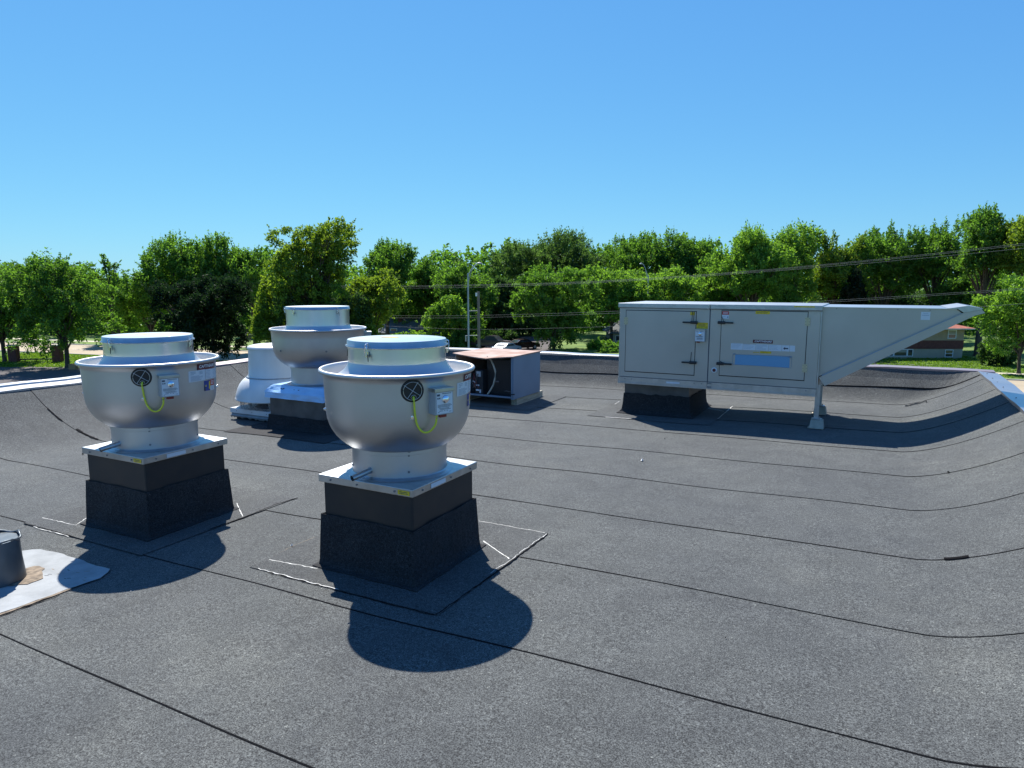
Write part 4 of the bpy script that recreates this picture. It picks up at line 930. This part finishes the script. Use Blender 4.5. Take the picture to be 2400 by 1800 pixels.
T = [
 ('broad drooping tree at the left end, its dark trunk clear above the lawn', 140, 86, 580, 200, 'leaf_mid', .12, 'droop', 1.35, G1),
 ('drooping tree cut by the left edge of the photo', -8, 92, 588, 150, 'leaf_mid', .14, 'droop', 1.2, G1),
 ('thin half-bare tree poking up alone into the gap in the left treeline', 256, 104, 590, 46, 'leaf_mid', .45, 'sparse', .28, G1),
 ('low light green tree filling the gap right of the left-hand drooping tree', 268, 118, 655, 130, 'leaf_light', .10, 'round', .9, G1),
 ('pale green mid-height tree left of the big feathery tree', 345, 112, 640, 120, 'leaf_light', .12, 'spiky', 1., G1),
 ('large feathery tree behind the left bowl fan, sunlit top', 408, 106, 566, 215, 'leaf_mid', .15, 'spiky', 1.35, G1),
 ('feathery tree with ragged top adjoining the large one behind the left fan', 525, 108, 558, 165, 'leaf_mid', .15, 'spiky', 1.2, G1),
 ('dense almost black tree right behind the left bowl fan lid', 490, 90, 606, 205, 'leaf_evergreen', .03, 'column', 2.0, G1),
 ('slender thin-leaved tree between the dark tree and the tall maple', 590, 120, 588, 40, 'leaf_dark', .3, 'sparse', .8, G1),
 ('tallest maple of the left half, yellow-green clumps with sky holes', 737, 80, 482, 215, 'leaf_yellow', .28, 'maple', 1.25, G2),
 ('lower yellow-green tree at the left foot of the tall maple', 648, 84, 648, 120, 'leaf_yellow', .06, 'round', 1.2, G2),
 ('lower yellow-green tree at the right foot of the tall maple', 868, 83, 622, 135, 'leaf_yellow', .08, 'round', 1.2, G2),
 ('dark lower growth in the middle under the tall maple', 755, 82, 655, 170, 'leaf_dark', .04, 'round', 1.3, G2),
 ('bright spiky-topped tree just right of the tall maple', 905, 112, 566, 130, 'leaf_mid', .15, 'spiky', 1.2, G2),
 ('small pointed tree between the spiky tree and the street lamp', 1000, 122, 622, 90, 'leaf_mid', .12, 'spiky', 1., G2),
 ('light green tree behind the grey-roofed house', 960, 128, 660, 150, 'leaf_light', .06, 'round', 1., G2),
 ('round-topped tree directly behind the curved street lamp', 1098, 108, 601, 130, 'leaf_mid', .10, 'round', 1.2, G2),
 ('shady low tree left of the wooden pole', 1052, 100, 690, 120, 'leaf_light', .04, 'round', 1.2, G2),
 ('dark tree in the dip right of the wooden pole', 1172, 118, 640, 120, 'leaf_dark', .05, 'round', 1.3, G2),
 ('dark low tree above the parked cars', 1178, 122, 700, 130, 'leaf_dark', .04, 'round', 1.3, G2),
 ('tall wide bluish tree rising behind the dense round one', 1295, 128, 541, 225, 'leaf_blue', .18, 'spiky', 1.3, G2),
 ('dense rounded tree standing alone in front, over the rusty lid', 1300, 95, 608, 178, 'leaf_mid', .05, 'column', 1.9, G2),
 ('bright feathery tree right of the dense rounded one', 1435, 110, 612, 170, 'leaf_light', .27, 'round', 1.25, G3),
 ('spiky-topped tree behind the left lamp end of the air cabinet', 1505, 126, 545, 200, 'leaf_mid', .15, 'spiky', 1.3, G3),
 ('tree with pointed top above the left door of the air cabinet', 1618, 124, 553, 130, 'leaf_mid', .15, 'spiky', 1.2, G3),
 ('light tree in front, above the left end of the air cabinet', 1560, 108, 600, 170, 'leaf_light', .10, 'round', 1.25, G3),
 ('big dense light green tree above the right door of the air cabinet', 1765, 104, 517, 170, 'leaf_light', .10, 'spiky', 1.5, G3),
 ('dense light green tree adjoining the big one on its right', 1860, 106, 540, 130, 'leaf_light', .10, 'round', 1.3, G3),
 ('shadowed mid-green tree low behind the air cabinet joint', 1680, 112, 600, 130, 'leaf_mid', .08, 'round', 1.2, G3),
 ('tree with soft rounded top above the start of the hood', 1958, 112, 548, 120, 'leaf_yellow', .15, 'spiky', 1.2, G3),
 ('spiky tree above the middle of the intake hood', 2075, 114, 521, 160, 'leaf_mid', .18, 'spiky', 1.2, G3),
 ('spiky tree above the tip of the intake hood, sky showing through it', 2195, 112, 513, 150, 'leaf_mid', .25, 'spiky', .9, G3),
 ('tall tree near the right edge of the photo with layered branches', 2305, 100, 484, 130, 'leaf_mid', .28, 'spiky', .95, G3),
 ('tallest tree of all, cut by the right edge of the photo', 2400, 96, 474, 130, 'leaf_yellow', .20, 'spiky', 1.2, G3),
 ('spreading dark-trunked tree on the lawn beside the brick house', 2310, 106, 640, 190, 'leaf_mid', .34, 'round', .9, G3),
 ('bright leafy tree in front at the right edge of the photo, low over the street', 2410, 80, 655, 165, 'leaf_light', .10, 'round', 1.3, G3),
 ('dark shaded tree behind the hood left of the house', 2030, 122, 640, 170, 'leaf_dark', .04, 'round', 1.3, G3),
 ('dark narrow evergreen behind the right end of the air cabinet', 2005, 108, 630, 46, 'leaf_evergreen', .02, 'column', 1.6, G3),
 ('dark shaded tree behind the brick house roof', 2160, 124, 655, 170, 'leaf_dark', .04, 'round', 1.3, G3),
]
for k, (lb, px, n, top, wpx, lm, base, st, dens, grp) in enumerate(T):
    nm = 'evergreen_tree' if lm == 'leaf_evergreen' else ('maple_tree' if 'maple of' in lb else 'broadleaf_tree')
    tree(lb, px, n, top, wpx, lm, base, st, dens, grp, seed=20 + k, name=nm)
# bushes
B = [('dark bush at the left of the driveway behind the wooden pole', 1075, 98, 775, 90, 'leaf_mid'), ('low bush right of the dense rounded tree', 1415, 96, 795, 60, 'leaf_light'),
     ('dark green bush beside the left end of the air cabinet', 1430, 92, 812, 50, 'leaf_mid'), ('bush below the corner of the grey house', 1472, 100, 800, 60, 'leaf_mid'),
     ('clipped bush at the right corner of the lawn by the street', 2360, 88, 800, 80, 'leaf_dark'), ('bush in front of the grey-roofed house', 970, 112, 775, 90, 'leaf_light'), ('shaded bush behind the parked cars', 1160, 112, 775, 130, 'leaf_dark')]
for k, (lb, px, n, top, wpx, lm) in enumerate(B):
    r_ = tree(lb, px, n, top, wpx, lm, .0, 'round', .45, 'bushes across the street', seed=200 + k, name='bush', trunk=False); r_['category'] = 'bush'
# far-off wood behind everything
rng = np.random.default_rng(77); C_ = []; 
for px in range(-1500, 3200, 7):
    n = rng.uniform(138, 158); H = (11.8 if px < 330 else 14.2) + 1.6 * math.sin(px * .013) + 1.4 * math.sin(px * .031 + 1) + (3.0 if px > 1100 else 0) + rng.uniform(-1, 1)
    for z in np.arange(.3, H, 1.15):
        e = we(px, n) + rng.uniform(-.6, .6); x, y = W(e, n + rng.uniform(-2, 2)); C_.append((x, y, GZ + z))
C_ = np.array(C_); A = rng.normal(size=C_.shape) + np.array([0, 0, .8]); A /= np.linalg.norm(A, axis=1)[:, None]
V = leaves(C_, A, 22, .85, .55, rng, np.full((len(C_), 2), 1.25), .7)
wd = bpy.data.objects.new('woodland', None); bpy.data.objects.remove(wd)
o = quads('woodland', V, 'leaf_mid', None); tag(o, 'far-off mass of dark trees closing the view behind the houses', 'woodland', None, 'stuff')
# lawn tufts: short grass where the lawn is near enough to read
C_ = []
for _ in range(9000):
    e = rng.uniform(36, 66); n = rng.uniform(76, 112); x, y = W(e, n)
    p = Vector((e, n)) - Vector((52, 70)); off = p.dot(rn)
    if off > 5.6 and not (10.2 < off < 12.5): C_.append((x, y, GZ + .06))
for _ in range(7000):
    e = rng.uniform(-75, -36); n = rng.uniform(86, 104); x, y = W(e, n); p = Vector((e, n)) - Vector((52, 70)); off = p.dot(rn)
    if off < -7.5: C_.append((x, y, GZ + .06))
C_ = np.array(C_); A = np.tile(np.array([[0, 0, 1.]]), (len(C_), 1))
V = leaves(C_, A, 5, .22, .10, rng, np.tile([[.28, .04]], (len(C_), 1)), .2)
leafmat('leaf_grass', (.07, .15, .018), (.17, .27, .045), (1.5, 1.5, .6))
o = quads('lawn_grass', V, 'leaf_grass', None); tag(o, 'short sunlit grass of the lawns by the street', 'grass', None, 'stuff')

# brick house on the right -------------------------------------------------
n0 = 96.5; eL, eR = we(2040, n0) - 3.2, we(2271, n0); hw = (eR - eL) / 2; h = site('split_level_house', 'split-level house with tan wall, dark red brick band and red hip roof', 'house', (eL + eR) / 2, n0)
def hz(y): return (665 - y) / 1617 * n0 + CAMZ - GZ
D = 9.0
m = MB(); m.box(-hw, 0, 0, hw, D, hz(818)); m.build('lower_wall', 'siding_grey', h)
m = MB(); m.box(-hw - .02, -.06, hz(818), hw + .02, D, hz(798)); m.build('brick_band', 'brick_red', h)
m = MB(); m.box(-hw, -.02, hz(798), hw, D, hz(771)); m.build('upper_wall', 'brick_tan', h)
m = MB(); m.box(-hw - .9, -.9, hz(771), hw + .9, D + .9, hz(768.5)); m.build('eaves', 'trim_white', h)
m = MB(); zt = hz(768.5); a = hw + .95; b = D + .95; zp = hz(753)
m.add([(-a, -.95, zt), (a, -.95, zt), (a, b, zt), (-a, b, zt), (-a + 2.9, D / 2, zp), (a - 2.9, D / 2, zp)], [(0, 1, 5, 4), (1, 2, 5), (2, 3, 4, 5), (3, 0, 4), (3, 2, 1, 0)]); m.build('roof', 'roof_red', h)
def win(parent, x0, x1, z0, z1, y=-.02, bars=0, blind=False):
    m = MB(); f_ = .09
    m.box(x0, y - .07, z0, x0 + f_, y, z1); m.box(x1 - f_, y - .07, z0, x1, y, z1); m.box(x0 + f_, y - .07, z0, x1 - f_, y, z0 + f_); m.box(x0 + f_, y - .07, z1 - f_, x1 - f_, y, z1)
    if bars:
        zm = (z0 + z1) / 2; m.box(x0 + f_, y - .06, zm - .03, x1 - f_, y - .01, zm + .03)
    w_ = m.build('window', 'trim_white', parent); m = MB(); m.box(x0 + f_, y - .03, z0 + f_, x1 - f_, y - .015, z1 - f_); m.build('pane', 'window_glass', w_)
    if blind: m = MB(); m.box(x0 + f_ + .02, y - .036, (z0 + z1) / 2 + .05, x1 - f_ - .02, y - .032, z1 - f_); m.build('blind', 'siding_grey', w_)
c0 = (eL + eR) / 2
for (xa, xb_, ya, yb, br, bl) in ((2232, 2252, 793.5, 773, 1, True), (2229, 2248.5, 838, 820, 1, False), (2092, 2107, 836, 818.5, 0, False), (2107.5, 2139, 836, 818.5, 0, True), (2139.5, 2153, 836, 818.5, 0, False)):
    win(h, we(xa, n0) - c0, we(xb_, n0) - c0, hz(ya), hz(yb), -.02, br, bl)
# grey-roofed house centre left
n1 = 122.; h = site('grey_roofed_house', 'low shaded house with grey roof, chimney and small tan gable among the trees', 'house', we(968, n1), n1)
def hz1(y, n): return (665 - y) / 1617 * n + CAMZ - GZ
m = MB(); m.box(-6, 0, 0, 6, 8, hz1(780, n1)); m.build('wall', 'siding_dark', h)
m = MB(); zt = hz1(780, n1); zp = hz1(746, n1); m.add([(-6.6, -.6, zt), (6.6, -.6, zt), (6.6, 8.6, zt), (-6.6, 8.6, zt), (-6.0, 4, zp), (6.0, 4, zp)], [(0, 1, 5, 4), (1, 2, 5), (2, 3, 4, 5), (3, 0, 4), (3, 2, 1, 0)]); rf = m.build('roof', 'roof_grey', h)
m = MB(); m.box(-3.3, 2.6, hz1(765, n1), -2.6, 3.4, hz1(739, n1)); m.build('chimney', 'brick_red', rf)
m = MB(); zt2 = hz1(772, n1); m.add([(0, -.7, zt2), (5.6, -.7, zt2), (2.6, 3.0, hz1(744, n1)), (0, 3.5, zt2), (5.6, 3.5, zt2)], [(0, 1, 2), (0, 2, 3), (1, 4, 2)]); m.build('gable_roof', 'roof_brown', h)
win(h, -4.2, -3.0, 1.2, 2.6, 0, 1); win(h, 1.5, 2.7, 1.2, 2.6, 0, 1)
# grey house behind the dense round tree
n2 = 110.; h = site('grey_house', 'shaded grey house partly hidden left of the air cabinet', 'house', we(1520, n2), n2)
m = MB(); m.box(-5.5, 0, 0, 6.5, 8, hz1(781, n2)); m.build('wall', 'siding_grey', h)
m = MB(); zt = hz1(781, n2); m.add([(-6.2, -.8, zt), (7.2, -.8, zt), (7.2, 8.8, zt), (-6.2, 8.8, zt), (-4, 4, zt + 1.8), (5, 4, zt + 1.8)], [(0, 1, 5, 4), (1, 2, 5), (2, 3, 4, 5), (3, 0, 4), (3, 2, 1, 0)]); m.build('roof', 'roof_grey', h)
m = MB(); m.box(-3.5, -.95, zt - .25, 1.5, -.82, zt + .02); m.build('fascia', 'trim_white', h)
win(h, -5.1, -4.3, hz1(800, n2), hz1(786, n2), 0, 0)
m = MB(); m.box(-3.9, -.1, 0, -3.65, 0, hz1(786, n2)); m.build('post', 'trim_white', h)
# slanted slatted stair side
st = site('garden_stair', 'pale green slatted stair side leaning down in front of the grey house', 'stair', we(1531, 100), 100)
m = MB(); m.add([(-1.6, 0, 3.2), (.25, 0, 3.8), (1.05, 0, .8), (.55, 0, .6), (.0, 0, 2.7), (-1.5, 0, 2.4)] + [(-1.6, .12, 3.2), (.25, .12, 3.8), (1.05, .12, .8), (.55, .12, .6), (.0, .12, 2.7), (-1.5, .12, 2.4)],
    [(0, 5, 4, 1), (1, 4, 3, 2), (6, 7, 10, 11), (7, 8, 9, 10), (0, 1, 7, 6), (1, 2, 8, 7), (2, 3, 9, 8), (3, 4, 10, 9), (4, 5, 11, 10), (5, 0, 6, 11)]); m.build('stair_side', 'plant_green_panel', st)
for k in range(6): m = MB(); x = .12 + k * .15; m.tube([(x, -.03, 3.6 - k * .52), (x - .14, -.03, 2.75 - k * .42)], .02, 5); m.build('slat', 'trim_white', st)

# poles, lamps, wires -------------------------------------------------------
def zpx(y, n): return (665 - y) / 1617 * n + CAMZ - GZ
nP = 80.
p = site('utility_pole', 'brown wooden utility pole in front of the trees, right of the curved street lamp', 'utility pole', we(1122, nP), nP)
m = MB(); m.tube([(0, 0, -.2), (-.05, 0, zpx(683, nP))], [.20, .15], 10); m.build('pole', 'pole_wood', p)
for y_, L in ((728, 1.15), (786, 1.6)):
    m = MB(); m.tube([(-.05, -.1, zpx(y_, nP)), (-L, -.1, zpx(y_ + .5, nP))], .035, 6); m.build('bracket_arm', 'lamp_steel', p)
m = MB(); m.tube([(-1.55, -.1, zpx(787, nP)), (-1.55, -.1, zpx(800, nP))], .07, 8); m.build('riser_box', 'lamp_steel', p)
m = MB(); m.tube([(-.28, -.15, zpx(686, nP)), (-.28, -.15, zpx(694, nP))], .12, 10); m.build('insulator', 'trim_white', p)
def lamp(label, px, n, topy, bendy, dx, rbase):
    l = site('street_lamp', label, 'street lamp', we(px, n), n, 0, 'curved-arm street lamps'); z1 = zpx(bendy, n); z2 = zpx(topy, n); s = 1 if dx > 0 else -1
    m = MB(); m.tube([(0, 0, -.1), (0, 0, z1)], [rbase, rbase * .6], 10); m.build('pole', 'lamp_steel', l)
    m = MB(); m.tube([(0, 0, z1 - .5), (s * .15, 0, z1), (dx * .35, 0, z1 + (z2 - z1) * .55), (dx * .6, 0, z2 - .12), (dx * .75, 0, z2)], .05, 8)
    m.tube([(0, 0, z1 - 1.2), (s * .25, 0, z1 - .3), (dx * .35, 0, z1 + (z2 - z1) * .5)], .03, 6); m.build('arm', 'lamp_steel', l)
    m = MB(); m.tube([(dx * .72, 0, z2), (dx * .85, 0, z2 + .02), (dx * 1.05, 0, z2 - .02)], [.06, .13, .08], 8); m.build('lamp_head', 'lamp_steel', l)
lamp('tall curved street lamp beside the wooden pole, head to the right', 1097, 79, 618, 640, 1.5, .14)
lamp('thin curved street lamp behind the air cabinet, head to the left', 1519, 104, 619, 645, -1.3, .11)
def wire(label, a, b, sag, r=.010, more=None):
    (pa, ya, na), (pb, yb, nb) = a, b; A_ = Vector((*W(we(pa, na), na), (665 - ya) / 1617 * na + CAMZ)); B_ = Vector((*W(we(pb, nb), nb), (665 - yb) / 1617 * nb + CAMZ))
    pts = [A_.lerp(B_, i / 30) - Vector((0, 0, sag * 4 * (i / 30) * (1 - i / 30))) for i in range(31)]
    m = MB(); m.tube(pts, r, 5); return m
WS = [('uppermost', (1122, 667, 80), (2560, 552, 48), .75, 575, 662, 118), ('second', (1122, 669, 80.4), (2560, 556, 48.4), .72, 575, 663.5, 118), ('third', (1122, 673, 79.6), (2560, 566, 48.2), .55, 575, 666, 118),
      ('fourth', (1122, 739, 80), (2560, 664, 50), .35, 640, 727, 116), ('fifth', (1122, 744, 80), (2560, 667, 50), .35, 640, 732, 116), ('lowest', (1122, 772, 80), (2560, 700, 50), .45, 640, 742, 116)]
for nm, a, b, sag, pl, yl, nl_ in WS:
    m = wire('', a, b, sag); m2_ = wire('', a, (pl, yl, nl_), .35); m.add(m2_.v, m2_.f, True)
    o = m.build('overhead_wire', 'wire'); tag(o, nm + ' of the six overhead wires running from behind the maple past the wooden pole', 'wire', 'overhead wires')

# vehicles --------------------------------------------------------------
def car(name, label, e, n, rz, paint, kind, group):
    c = site(name, label, 'pickup truck' if kind == 'pickup' else 'car', e, n, rz, group, GZ + 1.37)
    Wd = .9 if kind != 'pickup' else 1.0
    if kind == 'sedan':
        body = [(-2.3, .35), (-2.32, .75), (-2.25, .95), (-1.6, 1.02), (1.0, .98), (2.1, .80), (2.32, .62), (2.3, .32)]
        cab = [(-1.65, 1.0), (-1.0, 1.38), (-.3, 1.46), (.35, 1.42), (1.15, .98)]
    else:
        body = [(-2.8, .5), (-2.82, 1.15), (-.75, 1.18), (1.3, 1.15), (2.6, 1.05), (2.8, .85), (2.8, .45)]
        cab = [(-.85, 1.16), (-.65, 1.80), (.0, 1.88), (.7, 1.84), (1.45, 1.15)]
    m = MB(); m.prism([(x, z) for x, z in body][::-1], -Wd, Wd, 'y'); bd = m.build('body', paint, c, bevel=.06)
    m = MB(); N = len(cab); v = []
    for s, sc in ((-1, 1), (1, 1)):
        for x, z in cab: k = 1 - .22 * (z - cab[0][1]) / .8; v.append((x, s * Wd * .95 * k, z))
    m.add(v, [tuple(range(N)), tuple(range(2 * N - 1, N - 1, -1))] + [(i, i + N, (i + 1) % N + N, (i + 1) % N) for i in range(N)]); m.build('roof_pillars', paint, c)
    zb0 = cab[0][1] + .06
    m = MB()
    for s in (-1, 1):
        q = [(cab[0][0] + .30, zb0), (cab[1][0] + .12, cab[1][1] - .10), (cab[3][0] - .05, cab[3][1] - .10), (cab[4][0] - .25, zb0)]; m.add([(x, s * (Wd * .95 * (1 - .22 * (z - cab[0][1]) / .8) + .012), z) for x, z in q], [(0, 1, 2, 3) if s < 0 else (3, 2, 1, 0)])
    m.build('side_windows', 'window_glass', c)
    m = MB(); (xa, za), (xb_, zb_) = cab[0], cab[1]
    m.add([(xa + (xb_ - xa) * .12 - .012, -Wd * .78, za + (zb_ - za) * .12), (xa + (xb_ - xa) * .12 - .012, Wd * .78, za + (zb_ - za) * .12), (xb_ - (xb_ - xa) * .1 - .012, Wd * .70, zb_ - (zb_ - za) * .1), (xb_ - (xb_ - xa) * .1 - .012, -Wd * .70, zb_ - (zb_ - za) * .1)], [(3, 2, 1, 0)]); m.build('rear_window', 'window_glass', c)
    for x in ((-1.4, 1.45) if kind == 'sedan' else (-1.75, 1.75)):
        for s in (-1, 1):
            r_ = .33 if kind == 'sedan' else .40; m = MB(); m.tube([(x, s * (Wd - .18), r_), (x, s * (Wd + .01), r_)], r_, 20); wl = m.build('wheel', 'tyre', c)
            m = MB(); m.tube([(x, s * (Wd + .0), r_), (x, s * (Wd + .02), r_)], r_ * .6, 14); m.build('rim', 'lamp_steel', wl)
    for s in (-1, 1):
        m = MB(); xr = body[0][0] - .02; m.box(xr - .03, s * Wd * .72 - .16, .72 if kind == 'sedan' else .8, xr + .04, s * Wd * .72 + .16, .90 if kind == 'sedan' else 1.1); m.build('tail_light', 'lamp_red', c)
    return c
G = 'vehicles parked on the driveway across the street'
car('parked_pickup', 'dark pickup truck parked beside the wooden pole', we(1152, 97), 97, R(-22), 'car_dark', 'pickup', G)
car('parked_car', 'silver sedan seen from behind, above the rusty lid', we(1187, 90), 90, R(58), 'car_silver', 'sedan', G)
car('parked_car', 'dark maroon car half hidden right of the silver sedan', we(1226, 96), 96, R(35), 'car_maroon', 'sedan', G)

# gate piers and rail under the drooping tree, tan box on the lawn
for px, lb in ((15, 'left brick pier under the drooping tree'), (119, 'right brick pier under the drooping tree, half behind leaves')):
    o = site('brick_pier', lb, 'pier', we(px, 92), 92, 0, 'brick piers on the lawn'); m = MB(); m.box(-.55, -.4, 0, .55, .4, 2.2); m.build('shaft', 'brick_red', o); m = MB(); m.box(-.62, -.47, 2.2, .62, .47, 2.35); m.build('cap', 'kerb', o)
o = site('low_rail', 'low dark rail between the two brick piers', 'rail', we(67, 92), 92); m = MB(); m.tube([(-2.3, 0, .35), (2.3, 0, .42)], .09, 6); m.build('bar', 'black_rubber', o)
for x in (-1.5, 0, 1.5): m = MB(); m.tube([(x, 0, 0), (x, 0, .34)], .06, 6); m.build('post', 'black_rubber', o)
o = site('utility_box', 'small orange-tan utility box in the shade at the foot of the left tree', 'utility box', we(154, 84), 84); m = MB(); m.box(-.42, -.3, 0, .42, .3, .62); m.build('cabinet', 'tan_box', o, bevel=.02); m = MB(); m.box(-.45, -.33, .62, .45, .33, .68); m.build('cover', 'tan_box', o)
